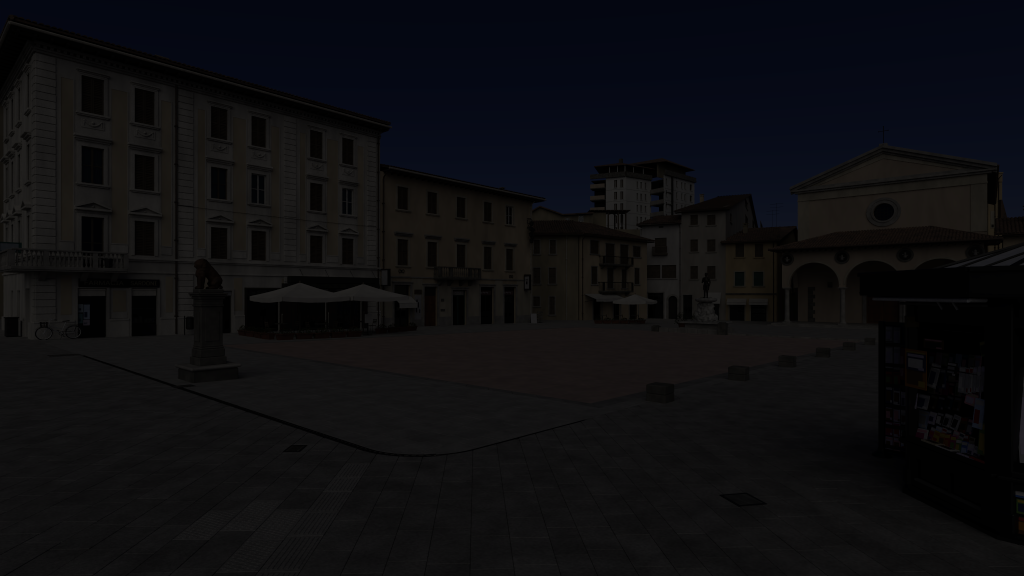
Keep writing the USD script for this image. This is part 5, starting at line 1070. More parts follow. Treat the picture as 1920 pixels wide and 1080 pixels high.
# stone end blocks with a low wall between
for y, lab in ((19.35, 'short stone block at the left end of the low wall before the monument'), (14.25, 'taller stone block at the right end of the low wall before the monument')):
    h = .42 if y > 16 else .84; z = float(gz(38.9)); single('stone_block', MB().box(WORLD, 38.65, 39.2, y - .27, y + .27, z - .1, z + h, .025).box(WORLD, 38.72, 39.13, y - .2, y + .2, z + h, z + h + .06, .02), stone_dark, lab, 'stone block')
lw = thing('low_wall', 'long low stone wall between two blocks below the white monument', 'wall', (39.0, 16.8, -.6))
for k in range(6): a = 14.54 + k * .757; z = float(gz(38.9)); m = MB(); m.box(WORLD, 38.8, 39.15, a, a + .745, z - .1, z + .34 + rng.uniform(-.01, .01), .02); obj('wall_stone', m, stone_grey, lw)

# ---------------------------------------------------------------- stone cubes along the brick square
names = ['nearest', 'second', 'third', 'fourth', 'fifth', 'farthest']
cube0 = thing('stone_cube', 'nearest and largest of the low stone seat blocks along the brick square', 'stone block', (*(gnd(1247, 757)[:2] + .225), float(gz(11.5))), 0, group='stone blocks edging the brick square', local=True)
m = MB(); m.box(WORLD, -.235, .235, -.235, .235, -.08, .18, .012); m.box(WORLD, -.22, .22, -.22, .22, .175, .195); obj('lower_stone', m, stone_dark, cube0); m = MB(); m.box(WORLD, -.235, .235, -.235, .235, .19, .385, .014); obj('upper_stone', m, stone_dark, cube0)
for k, (x, y) in enumerate(((16.45, 5.55), (21.2, 5.45), (26.3, 5.35), (31.3, 5.22), (36.5, 5.08))):
    dup(cube0, (x, y, float(gz(x))), [2, -1.5, 1, -2, 1][k], ['second low stone seat block from the front, left of the magazine kiosk', 'third low stone seat block from the front along the brick square edge', 'fourth low stone seat block from the front along the brick square edge', 'fifth low stone seat block from the front, near the church platform', 'farthest and smallest low stone seat block, beside the kiosk post'][k])

# ---------------------------------------------------------------- café terrace: white umbrellas, troughs, tables
def umbrella(name, label, c, a, zv, zp, group, mat, yaw=0.0, rib=True):
    g = float(gz(c[0])); U = thing(name, label, 'umbrella', (c[0], c[1], g), yaw, group, local=True); zv -= g; zp -= g; n = 8
    cr = [np.array([sx*a, sy*a]) for sx, sy in ((-1,-1),(1,-1),(1,1),(-1,1))]
    for k in range(4):
        A, B = cr[k], cr[(k+1) % 4]; V, Fc = [], []
        for i in range(n + 1):
            for j in range(n + 1):
                t, u = i / n, j / n; p = (A * (1-u) + B * u) * t; sag = .10 * math.sin(math.pi * u) * t * a / 2 + .06 * math.sin(math.pi * t); V.append([p[0], p[1], zp + (zv - zp) * t - sag])
        nv = len(V)
        for i in range(n):
            for j in range(n): q = [i*(n+1)+j, (i+1)*(n+1)+j, (i+1)*(n+1)+j+1, i*(n+1)+j+1]; Fc += [[q[0],q[1],q[2]],[q[0],q[2],q[3]]]
        V2 = [[x, y, z - .012] for x, y, z in V]; m = MB(); m.add(V, Fc); m.add(V2, np.array(Fc)[:, ::-1]); obj('canopy_panel', m, mat, U, smooth=True)
        m = MB(); E_ = V[-(n+1):]
        for j in range(n):
            p, q = np.array(E_[j]), np.array(E_[j+1]); w = .235 + .012 * (j % 2); w2 = .235 + .012 * ((j+1) % 2); o = np.array([0, 0, -.001]); th = (A + B) / np.linalg.norm(A + B) * .012; th = np.array([*th, 0])
            m.hexa([p - [0,0,w], q - [0,0,w2], q - [0,0,w2] - th, p - [0,0,w] - th, p + o, q + o, q + o - th, p + o - th])
        obj('valance', m, mat, U)
        if rib: m = MB(); m.tube([[0,0,zp-.12],[*(A*.98), zv - .04]], .018, 5); m.tube([[0,0,zp-.75],[*(A*.5), (zp+zv)/2 - .1]], .014, 5); obj('rib', m, frame_grey, U)
    m = MB(); m.tube([[0,0,.05],[0,0,zp+.02]], .035, 8); m.lathe([0,0,zp], [(.07,0),(.05,.05),(.02,.12)], 8); obj('pole', m, wood_dark, U)
    m = MB(); m.box(WORLD, -.4, .4, -.4, .4, .0, .1, .02); obj('base', m, stone_dark, U); return U
umbrella('market_umbrella', 'left and larger looking of the two off-white square umbrellas before the palazzo', (15.55, 29.95), 2.0, 2.17, 2.96, 'white umbrellas over the cafe terrace', canvas)
umbrella('market_umbrella', 'right one of the two off-white square umbrellas, towards the tan house', (19.65, 29.75), 2.0, 2.17, 2.92, 'white umbrellas over the cafe terrace', canvas)
def leaf_cloud(n, rx, ry, z0, z1, seed, size=.07):
    r = random.Random(seed); V, Fc = [], []
    for k in range(n):
        a = r.uniform(0, 2*math.pi); q = math.sqrt(r.random()); h = r.random(); e = 1 - .55 * h**2; c = np.array([rx*q*math.cos(a)*e, ry*q*math.sin(a)*e, z0 + (z1-z0)*h*(1 - .25*q)])
        d = np.array([math.cos(a) + r.gauss(0,.6), math.sin(a) + r.gauss(0,.6), r.uniform(-.3, 1)]); d /= np.linalg.norm(d); s = np.cross(d, [r.gauss(0,1), r.gauss(0,1), 1]); s /= np.linalg.norm(s); L = size * r.uniform(.7, 1.5)
        b = len(V); V += [c, c + d*L*.5 + s*L*.28, c + d*L, c + d*L*.5 - s*L*.28]; Fc += [[b, b+1, b+2], [b, b+2, b+3]]
    return V, Fc
def trough(label, loc, rot, L, seed, fl=True, h=.62, group='planted troughs round the cafe terrace'):
    T = thing('planter_trough', label, 'planter', loc, rot, group, local=True); m = MB(); f = WORLD
    m.hexa([(-L/2+.05,-.13,0),(L/2-.05,-.13,0),(L/2-.05,.13,0),(-L/2+.05,.13,0),(-L/2,-.17,.27),(L/2,-.17,.27),(L/2,.17,.27),(-L/2,.17,.27)]); m.box(f, -L/2-.03, L/2+.03, -.2, -.14, .27, .33, .01); m.box(f, -L/2-.03, L/2+.03, .14, .2, .27, .33, .01); m.box(f, -L/2-.03, -L/2+.03, -.14, .14, .27, .33); m.box(f, L/2-.03, L/2+.03, -.14, .14, .27, .33); obj('trough', m, terracotta, T)
    m = MB(); m.box(f, -L/2+.02, L/2-.02, -.14, .14, .2, .30); obj('soil', m, bed_mat, T)
    V, Fc = leaf_cloud(230, L*.55, .26, .26, h, seed); m = MB(); m.add(V, Fc); obj('foliage', m, foliage, T, kind='stuff')
    if fl: V, Fc = leaf_cloud(26, L*.5, .25, .32, h + .03, seed + 50, .05); m = MB(); m.add(V, Fc); obj('flowers', m, flower, T, kind='stuff')
    return T
ords = ['first', 'second', 'third', 'fourth', 'fifth', 'sixth', 'seventh', 'eighth']
def gl(x, y): return (x, y, float(gz(x)))
front = [(13.75, 28.1), (14.75, 27.95), (15.75, 27.9), (16.75, 27.85), (17.8, 27.9)]
base_t = [trough('%s terracotta trough from the left along the front of the umbrella terrace' % ords[k], gl(x, y), (-8, -3, 0, 2, 4)[k], .85, 100 + k, k != 1) for k, (x, y) in enumerate(front)]
for k, (x, y) in enumerate(((13.25, 29.0), (13.35, 30.2), (13.45, 31.4), (13.5, 32.6))): dup(base_t[k % 5], gl(x, y), 90 + (4, -3, 2, 0)[k], 'leafy trough on the terrace left side, %s back from its front corner' % ords[k])
for k, (x, y) in enumerate(((20.9, 29.6), (22.2, 30.1), (23.3, 30.5), (24.4, 30.9))): dup(base_t[(k + 2) % 5], gl(x, y), 18, '%s trough from the left in the short row under the right umbrella' % ords[k])
def cafe_chair(label, loc, rot, group):
    C = thing('cafe_chair', label, 'chair', loc, rot, group, local=True)
    m = MB(); m.box(WORLD, -.21, .21, -.21, .21, .44, .47, .01); obj('seat', m, wood_dark, C)
    for a in (-1, 1):
        for b in (-1, 1): m = MB(); m.tube([[a*.19, b*.19, .44], [a*.21, b*.22, 0]], .014, 5); obj('leg', m, iron, C)
    m = MB()
    for a in (-1, 1): m.tube([[a*.19, .2, .46], [a*.19, .27, .88]], .014, 5)
    for z in (.6, .7, .8): m.box(WORLD, -.19, .19, .2 + (z-.46)*.166, .215 + (z-.46)*.166, z, z + .06)
    obj('backrest', m, wood_dark, C); return C
def cafe_table(label, loc, group):
    T = thing('cafe_table', label, 'table', loc, 0, group, local=True); m = MB(); m.lathe([0,0,.72], [(.38,0),(.4,.012),(.4,.03),(.39,.035)], 20); obj('tabletop', m, stone_dark, T)
    m = MB(); m.tube([[0,0,.03],[0,0,.72]], .03, 8); m.lathe([0,0,0], [(.24,0),(.24,.02),(.04,.06)], 12); obj('pedestal', m, iron, T); return T
ch0 = tb0 = None
for k, (x, y) in enumerate(((14.8, 30.6), (16.6, 29.4), (18.6, 30.8), (20.4, 30.9))):
    lab = 'round cafe table in the shade under the umbrellas, %s from the left' % ords[k]
    if k == 0: tb0 = cafe_table(lab, gl(x, y), 'cafe tables under the umbrellas')
    else: dup(tb0, gl(x, y), 0, lab)
    for q, (dx, dy, r) in enumerate(((-.62, .05, 90), (.62, -.05, -90))):
        lab = 'dark cafe chair %s of the %s table under the umbrellas' % (('left', 'right')[q], ords[k])
        if ch0 is None: ch0 = cafe_chair(lab, gl(x + dx, y + dy), r, 'chairs of the umbrella terrace')
        else: dup(ch0, gl(x + dx, y + dy), r, lab)
wf = thing('menu_lectern', 'narrow white menu stand under the right umbrella', 'menu stand', gl(19.2, 28.6)); f_ = Fr((19.2, 28.6), (1, 0)); g_ = float(gz(19.2))
m = MB(); m.box(f_, -.03, .03, -.03, .03, g_, g_ + 1.0); m.box(f_, -.2, .2, -.2, .2, g_, g_ + .04); obj('post', m, iron, wf); m = MB(); m.box(f_, -.24, .24, .04, .07, g_ + .75, g_ + 1.3, .01); obj('menu_board', m, canvas_grey, wf)
# white cloth awning of the first tan shop
sa = thing('shop_awning', 'small off-white awning over the first shop of the tan house', 'awning', F1.pt(27.3, 0, 2.4)); m = MB(); m.hexa([F1.pt(26.2,.06,2.0),F1.pt(27.9,.06,2.0),F1.pt(27.9,.8,1.5),F1.pt(26.2,.8,1.5),F1.pt(26.2,.06,2.06),F1.pt(27.9,.06,2.06),F1.pt(27.9,.82,1.56),F1.pt(26.2,.82,1.56)]); obj('cloth', m, canvas, sa); m = MB(); m.box(F1, 26.2, 27.9, .8, .83, 1.15, 1.50); obj('valance', m, canvas, sa)

# parasols before the ochre house
c1, c2 = at_depth(1130, 560, 57.5), at_depth(1191, 560, 56.5)
ha = thing('house_awning', 'low wide pale awning on the wall of the ochre house, left of the parasol', 'awning', F3.pt(F3.s(1120), 0, 1.6)); a_, b_ = F3.s(1095), F3.s(1150); zt_ = F3.z(1120, 551.5); zf_ = F3.z(1130, 561, 1.9)
for k in range(4):
    p, q = a_ + (b_ - a_) * k / 4 + .01, a_ + (b_ - a_) * (k + 1) / 4 - .01; m = MB(); m.hexa([F3.pt(p,.05,zt_),F3.pt(q,.05,zt_),F3.pt(q,1.9,zf_),F3.pt(p,1.9,zf_),F3.pt(p,.05,zt_+.04),F3.pt(q,.05,zt_+.04),F3.pt(q,1.92,zf_+.04),F3.pt(p,1.92,zf_+.04)]); m.box(F3, p, q, 1.9, 1.93, zf_ - .28 - .03 * (k % 2), zf_); obj('cloth_strip', m, canvas_grey, ha)
for p in (a_ + .1, b_ - .1): m = MB(); m.tube([F3.pt(p, .05, zf_ - .3), F3.pt(p, 1.85, zf_ - .05)], .03, 6); obj('arm', m, iron, ha)
umbrella('cafe_parasol', 'single pale parasol with a flat peak in front of the ochre house', c2[:2], 1.75, 1.5, 2.2, None, canvas, 8)
for k, px in enumerate((1122, 1138, 1154, 1170, 1186, 1202)):
    p = gnd(px, 606.5); dup(base_t[k % 5], gl(p[0], p[1]), -55, '%s small planted trough from the left below the far awning and parasol' % ords[k])
for k, px in enumerate((1130, 1160, 1190)):
    p = gnd(px, 604.5); dup(tb0, gl(p[0], p[1]), 0, '%s round table from the left under the far awning and parasol' % ords[k]); dup(ch0, gl(p[0] + .6, p[1] - .4), 40, 'dark chair beside the %s table under the far awning and parasol' % ords[k])
# boards, bin, pot plants
ab = thing('sign_board', 'white leaning advertising board at the right corner of the tan house', 'sign', gl(42.6, 34.6)); f_ = Fr((42.6, 34.5), (.8, -.6)); g_ = float(gz(42.6))
m = MB(); m.hexa([f_.pt(-.3,.22,g_),f_.pt(.3,.22,g_),f_.pt(.3,.19,g_),f_.pt(-.3,.19,g_),f_.pt(-.3,0,g_+.95),f_.pt(.3,0,g_+.95),f_.pt(.3,-.03,g_+.95),f_.pt(-.3,-.03,g_+.95)]); obj('front_panel', m, sign_white, ab)
m = MB(); m.hexa([f_.pt(-.3,-.28,g_),f_.pt(.3,-.28,g_),f_.pt(.3,-.25,g_),f_.pt(-.3,-.25,g_),f_.pt(-.3,-.06,g_+.95),f_.pt(.3,-.06,g_+.95),f_.pt(.3,-.035,g_+.95),f_.pt(-.3,-.035,g_+.95)]); obj('rear_panel', m, frame_grey, ab)
rk_ = thing('postcard_rack', 'dark wire display rack beside the white board at the tan house corner', 'rack', gl(43.9, 34.7)); q = np.array(gl(43.9, 34.7)); m = MB(); m.tube([q, q+[0,0,1.15]], .025, 6); m.lathe(q, [(.25,0),(.25,.03),(.03,.06)], 10); obj('post', m, iron, rk_)
for z in (.25, .5, .75, 1.0): m = MB(); m.box(Fr(q[:2], (.8,-.6)), -.28, .28, -.1, .1, q[2]+z, q[2]+z+.16, .01); obj('tray', m, stone_dark, rk_)
bn_ = thing('litter_bin', 'dark litter bin on a post before the palazzo, left of the lion', 'bin', gl(11.35, 34.9)); q = np.array(gl(11.35, 34.9)); f_ = Fr(q[:2], (1, 0)); m = MB(); m.tube([q+[-.22,0,0], q+[-.22,0,1.12]], .03, 6); obj('post', m, iron, bn_)
m = MB(); m.lathe(q+[.06,0,.32], [(.17,0),(.2,.05),(.21,.62),(.22,.64)], 14); obj('basket', m, iron, bn_); m = MB(); m.lathe(q+[.06,0,.97], [(.235,0),(.235,.03),(.1,.1)], 14); obj('lid', m, iron, bn_)
pp = gnd(1283, 612); pt_ = thing('potted_shrub', 'bushy potted shrub left of the white monument', 'plant', gl(44.6, 19.8), local=True); m = MB(); m.lathe([0,0,0], [(.2,0),(.3,.4),(.33,.45),(.33,.5)], 14); obj('pot', m, terracotta, pt_); V, Fc = leaf_cloud(420, .6, .6, .4, 1.45, 77, .1); m = MB(); m.add(V, Fc); obj('crown', m, foliage, pt_, kind='stuff')
dup(pt_, gl(45.6, 18.9), 70, 'second potted shrub, just right of the bushy one left of the monument')

# ---------------------------------------------------------------- bicycle against the palazzo
BK = thing('bicycle', 'silver town bicycle with a front basket leaning on the palazzo wall', 'bicycle', gl(5.50, 34.95), 1.5, local=True)
wl, wr, r = np.array([-.58, 0, .335]), np.array([.58, 0, .335]), .315
for c in (wl, wr):
    m = MB(); m.torus(c, [0,1,0], r, .022, 32, 6); w = obj('wheel', m, rubber, BK, smooth=True); m = MB(); m.torus(c, [0,1,0], r - .025, .011, 32, 4); obj('rim', m, alu, w); m = MB(); m.tube([c - [0,.04,0], c + [0,.04,0]], .025, 8)
    for k in range(14): t = 2*math.pi*k/14; m.tube([c + [.02*math.cos(t+1), .02*(-1)**k, .02*math.sin(t+1)], c + [(r-.02)*math.cos(t), 0, (r-.02)*math.sin(t)]], .0025, 3, caps=False)
    obj('spokes', m, alu, w)
bb_, hd, hb, st = np.array([.08,0,.30]), np.array([-.36,0,.82]), np.array([-.42,0,.62]), np.array([.24,0,.78])
m = MB(); m.tube([hb, bb_], .022, 8); m.tube([hb + [.02,0,.08], bb_ + (st-bb_)*.45], .019, 8); m.tube([bb_, st], .018, 8); m.tube([hd, hb], .022, 8)
for s in (-1, 1): m.tube([bb_ + [0,s*.03,0], wr + [0,s*.06,0]], .011, 6); m.tube([bb_ + (st-bb_)*.75 + [0,s*.02,0], wr + [0,s*.06,0]], .010, 6)
obj('frame', m, silver_paint, BK)
m = MB()
for s in (-1, 1): m.tube([hb + [0,s*.03,0], hb + [-.05,s*.055,-.1], wl + [0,s*.055,0]], .012, 6)
obj('fork', m, silver_paint, BK)
m = MB(); m.tube([hd, hd + [-.02,0,.14]], .014, 6); m.tube([[-.14,-.28,.98],[-.28,-.27,1.02],[-.37,-.12,.97],[-.38,0,.95],[-.37,.12,.97],[-.28,.27,1.02],[-.14,.28,.98]], .012, 6); hbz = obj('handlebar', m, alu, BK)
m = MB()
for s in (-1, 1): m.tube([[-.12,s*.28,.975],[-.23,s*.275,1.005]], .02, 6)
obj('grips', m, rubber, hbz)
m = MB(); m.tube([st, st + [.04,0,.1]], .014, 6); obj('seat_post', m, alu, BK); m = MB(); m.hexa([(.14,-.03,.88),(.40,-.1,.89),(.40,.1,.89),(.14,.03,.88),(.13,-.02,.92),(.41,-.09,.95),(.41,.09,.95),(.13,.02,.92)]); obj('saddle', m, rubber, BK)
for c, a0, a1 in ((wl, .3, 2.6), (wr, .1, 2.9)):
    m = MB(); 
    for i in range(12):
        t0, t1 = a0 + (a1-a0)*i/12, a0 + (a1-a0)*(i+1)/12; p0, p1 = c + np.array([math.cos(t0),0,math.sin(t0)])*(r+.045), c + np.array([math.cos(t1),0,math.sin(t1)])*(r+.045); y = np.array([0,.03,0]); o0, o1 = (p0-c)*.02, (p1-c)*.02; m.hexa([p0-y,p1-y,p1+y,p0+y,p0-y+o0,p1-y+o1,p1+y+o1,p0+y+o0])
    obj('mudguard', m, iron, BK)
m = MB(); m.torus(bb_ + [0,-.05,0], [0,1,0], .085, .012, 20, 4); m.tube([bb_ + [0,-.07,0], bb_ + [.1,-.08,-.14]], .011, 5); m.tube([bb_ + [0,.07,0], bb_ + [-.1,.08,.14]], .011, 5); m.box(WORLD, .13, .23, -.14, -.06, .14, .165); m.box(WORLD, -.07, .03, .06, .14, .43, .455); obj('crank', m, iron, BK)
m = MB(); m.box(WORLD, .08, .6, -.055, -.045, .375, .40); m.box(WORLD, .08, .6, -.055, -.045, .245, .262); obj('chain_guard', m, iron, BK)
m = MB()
for z in (.66, .74, .82, .89): 
    a = .12 + (z-.66)*.15; m.tube([[-.66-a+.1,-a,z],[-.46,-a,z],[-.46,a,z],[-.66-a+.1,a,z],[-.66-a+.1,-a,z]], .008, 4)
for x in np.linspace(-.7, -.46, 5):
    for y in (-.14, .14): m.tube([[x,y*.85,.64],[x,y*1.1,.89]], .006, 4)
for y in np.linspace(-.12, .12, 5): m.tube([[-.67,y,.64],[-.72,y,.89]], .006, 4); m.tube([[-.46,y,.64],[-.46,y,.89]], .006, 4)
m.box(WORLD, -.67, -.46, -.12, .12, .63, .645); obj('basket', m, iron, BK)
m = MB(); m.box(WORLD, .3, .78, -.07, .07, .70, .715); m.tube([[.72,-.06,.7],[.6,-.06,.36]], .008, 5); m.tube([[.72,.06,.7],[.6,.06,.36]], .008, 5); obj('carrier', m, iron, BK)
m = MB(); m.tube([[.12,-.05,.26],[.02,-.2,.0]], .01, 5); obj('kickstand', m, iron, BK)

# ---------------------------------------------------------------- newspaper kiosk
KC = np.array([8.54, -.81]); KR = 1.62; kg = float(gz(8.5))
def kv(k, R=KR): a = math.radians(108.3 + 45*k); return KC + R * np.array([math.cos(a), math.sin(a)])
def kf(k, R=KR): return Fr(kv(k, R), kv(k + 1, R) - kv(k, R))
def octo(R): return Polygon([kv(k, R) for k in range(8)])
KI = thing('newspaper_kiosk', 'black octagonal newspaper kiosk with a grey ribbed metal roof at the right edge', 'kiosk', (KC[0], KC[1], kg))
SL_ = 2 * KR * math.sin(math.radians(22.5))
m = MB(); m.plan(octo(1.68), kg - .15, kg + .07); m.plan(octo(1.63), kg + .07, kg + .13); obj('plinth', m, kiosk_metal, KI)
m = MB(); m.plan(octo(1.60), kg + .131, kg + .15); obj('floor', m, dark_room, KI)
m = MB(); m.plan(octo(.95), kg + .15, 2.36); obj('inner_cabinet', m, dark_room, KI)
for k in range(8):
    c = kv(k); w = .115 if k == 1 else .055; dv = (c - KC) / np.linalg.norm(c - KC); f = Fr(c - dv * w * .6, np.array([-dv[1], dv[0]]) * -1 if False else (dv[1], -dv[0])); f.n = dv
    m = MB(); m.box(f, -w, w, -w, w, kg + .13, 2.30, .012); m.box(f, -w - .02, w + .02, -w - .02, w + .02, kg + .131, kg + .32, .012); po = obj('corner_post', m, kiosk_metal, KI)
    if k == 0: m = MB(); m.box(f, -.062, .062, -.062, .062, 1.98, 2.12, .01); obj('post_cap', m, flatc('ochre_post_cap', (.16, .11, .04)), po)
for k in range(8):
    f = kf(k); a, b = .07, SL_ - .07
    m = MB(); m.box(f, -.02, SL_ + .02, -.30, .10, .60, .64, .01); m.box(f, a, b, -.04, .06, .52, .60); m.box(f, a, b, -.02, .085, .64, .70, .012); obj('counter_ledge', m, kiosk_metal, KI)
    m = MB(); m.box(f, 0, SL_, -.12, -.02, 2.05, 2.36, .01); obj('header_panel', m, kiosk_metal, KI)
    if k in (0, 1):
        m = MB(); m.box(f, a, a + .07, -.04, .02, .13, .52); m.box(f, b - .05, b, -.04, .02, .13, .52); m.box(f, a + .07, b - .05, -.04, .02, .46, .52); m.box(f, a + .07, b - .05, -.045, .03, .131, .20); m.box(f, (a+b)/2 - .012, (a+b)/2 + .012, -.03, .01, .20, .46); sc = obj('showcase_frame', m, kiosk_metal, KI)
        m = MB(); m.box(f, a + .07, b - .05, -.02, .035, .201, .222); obj('showcase_rail', m, frame_grey, sc); m = MB(); m.box(f, a + .07, b - .05, -.018, -.012, .222, .46); obj('pane', m, glass, sc); m = MB(); m.box(f, a, b, -.19, -.17, .14, .59); obj('showcase_back', m, canvas_grey, sc)
    else:
        m = MB(); m.box(f, a, b, -.05, .0, .13, .52); m.box(f, a + .12, b - .12, .0, .012, .2, .46, .005); obj('lower_panel', m, kiosk_metal, KI)
        m = MB(); m.box(f, a, b, -.06, -.03, .72, 2.05)
        for q in range(16): z = .74 + q * .082; m.box(f, a, b, -.032, -.015, z, z + .066)
        obj('roller_shutter', m, kiosk_metal, KI)
RF_ = 2.12
for k in range(8):
    f = kf(k, RF_); L = 2 * RF_ * math.sin(math.radians(22.5)); p0, p1 = kv(k, RF_), kv(k + 1, RF_); q0, q1 = kv(k, RF_ - .07), kv(k + 1, RF_ - .07)
    m = MB(); m.hexa([[*q0, 2.36], [*q1, 2.36], [*p1, 2.36], [*p0, 2.36], [*q0, 2.625], [*q1, 2.625], [*p1, 2.625], [*p0, 2.625]]); m.box(f, .0, L, -.01, .03, 2.59, 2.64, .008); m.box(f, .02, L - .02, .0, .012, 2.385, 2.40); obj('fascia_panel', m, kiosk_metal, KI)
    RR = 1.44; apex = np.array([*KC, 3.11]); A, B = np.array([*kv(k, RR), 2.635]), np.array([*kv(k + 1, RR), 2.635]); up = np.array([0, 0, .02])
    m = MB(); m.hexa([[*kv(k, RR - .05), 2.56], [*kv(k + 1, RR - .05), 2.56], [*q1, 2.56], [*q0, 2.56], [*kv(k, RR - .05), 2.59], [*kv(k + 1, RR - .05), 2.59], [*q1, 2.57], [*q0, 2.57]]); obj('canopy_deck', m, kiosk_metal, KI)
    m = MB(); m.hexa([[*kv(k, RR - .1), 2.55], [*kv(k + 1, RR - .1), 2.55], [*kv(k + 1, RR - .03), 2.55], [*kv(k, RR - .03), 2.55], [*kv(k, RR - .1), 2.625], [*kv(k + 1, RR - .1), 2.625], [*kv(k + 1, RR - .03), 2.625], [*kv(k, RR - .03), 2.625]]); obj('roof_curb', m, kiosk_metal, KI)
    m = MB(); i0, i1 = A + (apex - A) * .93, B + (apex - B) * .93; m.hexa([A - up, B - up, i1 - up, i0 - up, A, B, i1, i0]); rp = obj('roof_panel', m, zinc, KI)
    m = MB(); m.tube([A + [0,0,.012], i0 + [0,0,.012]], .022, 6); obj('hip_rib', m, kiosk_metal, rp)
    m = MB()
    for t in (1/3, 2/3):
        s = A + (B - A) * t; e = s + (apex - (A + B) / 2) * (.60); m.tube([s + [0,0,.012], e + [0,0,.012]], .015, 5)
    obj('seam', m, kiosk_metal, rp)
m = MB(); m.lathe([*KC, 3.07], [(.16,0),(.16,.06),(.05,.14),(.05,.22),(.09,.28),(.03,.36)], 16); obj('finial', m, kiosk_metal, KI)
m = MB(); m.plan(octo(RF_ - .08), 2.345, 2.362); obj('soffit', m, kiosk_metal, KI)
for k, (a, b) in ((0, (.12, .97)), (1, (.24, .95))):
    f = kf(k, RF_ - .02); L = 2 * RF_ * math.sin(math.radians(22.5)); s0, s1 = L * a, L * b
    m = MB(); m.box(f, s0, s1, -.20, -.02, 2.305, 2.345, .012); m.box(f, s0, s1, -.03, .0, 2.30, 2.335, .008); ac = obj('awning_cassette', m, alu, KI)
    m = MB(); m.box(f, s0 + .12, s0 + .75, -.30, -.24, 2.255, 2.285, .008); m.box(f, s0 + .85, s1 - .12, -.30, -.24, 2.255, 2.285, .008); obj('awning_arm', m, frame_grey, ac)
    for s in (s0 + .72, s0 + .92): m = MB(); m.tube([f.pt(s, -.22, 2.31), f.pt(s + .02, -.26, 2.22)], .012, 6); obj('arm_joint', m, alu, ac)
FA, FBk = kf(0), kf(1)
for i in range(4):
    o, z = -.06 - .13 * i, .72 + .17 * i; m = MB(); m.box(FA, .07, SL_ - .07, o - .13, o, z - .015, z); m.box(FA, .07, SL_ - .07, o - .006, o, z, z + .03); obj('display_shelf', m, kiosk_metal, KI)
for z in (1.55, 1.98): m = MB(); m.tube([FA.pt(.06, -.04, z), FA.pt(SL_ - .06, -.04, z)], .008, 5); obj('hanging_rail', m, iron, KI)
for i in range(3): m = MB(); m.box(FBk, .08, SL_ - .08, -.2 - .12*i, -.06 - .12*i, .71 + .3 * i, .725 + .3 * i); obj('display_shelf', m, kiosk_metal, KI)

# side rack and its foot
RK = thing('display_rack', 'narrow black magazine rack on a footed post left of the kiosk', 'rack', (9.70, 1.17, kg)); fr_ = Fr((9.72, 1.19), (-.16, -.99)); zr_ = float(gz(9.7))
m = MB(); m.box(fr_, -.05, .03, -.04, .04, zr_, 1.97, .01); obj('post', m, kiosk_metal, RK); m = MB(); m.lathe([*fr_.pt(-.01, 0, zr_)], [(.13,0),(.13,.03),(.06,.09),(.05,.14)], 14); obj('foot', m, kiosk_metal, RK)
m = MB(); m.box(fr_, .03, .62, -.03, -.015, zr_ + .08, 1.93); m.box(fr_, .03, .62, -.03, .03, zr_ + .05, zr_ + .10); m.box(fr_, .03, .62, -.03, .03, 1.92, 1.96); m.box(fr_, .60, .64, -.03, .03, zr_ + .05, 1.96); obj('back_board', m, kiosk_metal, RK)
for i in range(6): m = MB(); z = zr_ + .15 + i * .3; m.box(fr_, .04, .60, -.015, .035, z, z + .015); m.box(fr_, .04, .60, .03, .036, z, z + .05); obj('shelf', m, kiosk_metal, RK)

COL = dict(orange=(.40,.18,.035), yellow=(.5,.38,.07), red=(.36,.04,.04), white=(.62,.61,.61), grey=(.40,.40,.42), blue=(.08,.18,.52), navy=(.03,.045,.12), pink=(.68,.34,.40), lilac=(.56,.50,.66), green=(.14,.26,.07), teal=(.05,.2,.2), black=(.015,.015,.016), brown=(.14,.07,.03), cream=(.5,.44,.33), magenta=(.34,.04,.16), paleblue=(.45,.56,.78))
def cm(n): return flatc(n + '_print', COL[n], .4)
def magazine(fr, s0, s1, z0, z1, o, c1, c2, c3, label, tilt=0.0, lean=.12, name='magazine', cat='magazine', th=.008):
    T = thing(name, label, cat, fr.pt((s0+s1)/2, o, z0)); cs, cz = (s0+s1)/2, (z0+z1)/2; w, h = (s1-s0)/2, (z1-z0)/2; ct, st_ = math.cos(tilt), math.sin(tilt)
    def q(x, y, d): X, Y = x*ct - y*st_, x*st_ + y*ct; return fr.pt(cs + X, o + d - (Y + h) * lean, cz + Y)
    def slab(x0, x1, y0, y1, d0, d1): return MB().hexa([q(x0,y0,d0),q(x1,y0,d0),q(x1,y0,d1),q(x0,y0,d1),q(x0,y1,d0),q(x1,y1,d0),q(x1,y1,d1),q(x0,y1,d1)])
    obj('cover', slab(-w, w, -h, h, 0, th), cm(c1), T)
    obj('masthead', slab(-w*.86, w*.86, h*.58, h*.90, th - .001, th + .0012), cm(c2), T)
    r = random.Random(hash((round(s0, 3), round(z0, 3))) % 9999); mb = slab(-w*.8, w*r.uniform(.2, .75), -h*r.uniform(.5, .85), h*r.uniform(.2, .48), th - .001, th + .0015)
    obj('cover_picture', mb, cm(c3), T)
    mb = slab(w*.30, w*.86, -h*.88, -h*.58, th - .001, th + .002); obj('price_box', mb, cm(c2), T)
    return T
def card(fr, px0, px1, py0, py1, o, c1, c2, c3, label, **k):
    pm, qm = (px0+px1)/2, (py0+py1)/2; s0, s1 = fr.s(px0, o), fr.s(px1, o); z1, z0 = fr.z(pm, py0, o), fr.z(pm, py1, o); return magazine(fr, min(s0,s1), max(s0,s1), z0, z1, o, c1, c2, c3, label, **k)
A_ = FA
card(A_, 1698, 1738, 656, 728, .07, 'orange', 'yellow', 'brown', 'large orange framed poster hanging at the left corner of the kiosk counter', name='poster', cat='poster', lean=.0)
card(A_, 1701, 1736, 663, 695, .082, 'navy', 'lilac', 'white', 'dark photo print fixed on the top half of the orange poster', name='poster', cat='poster', lean=0.0)
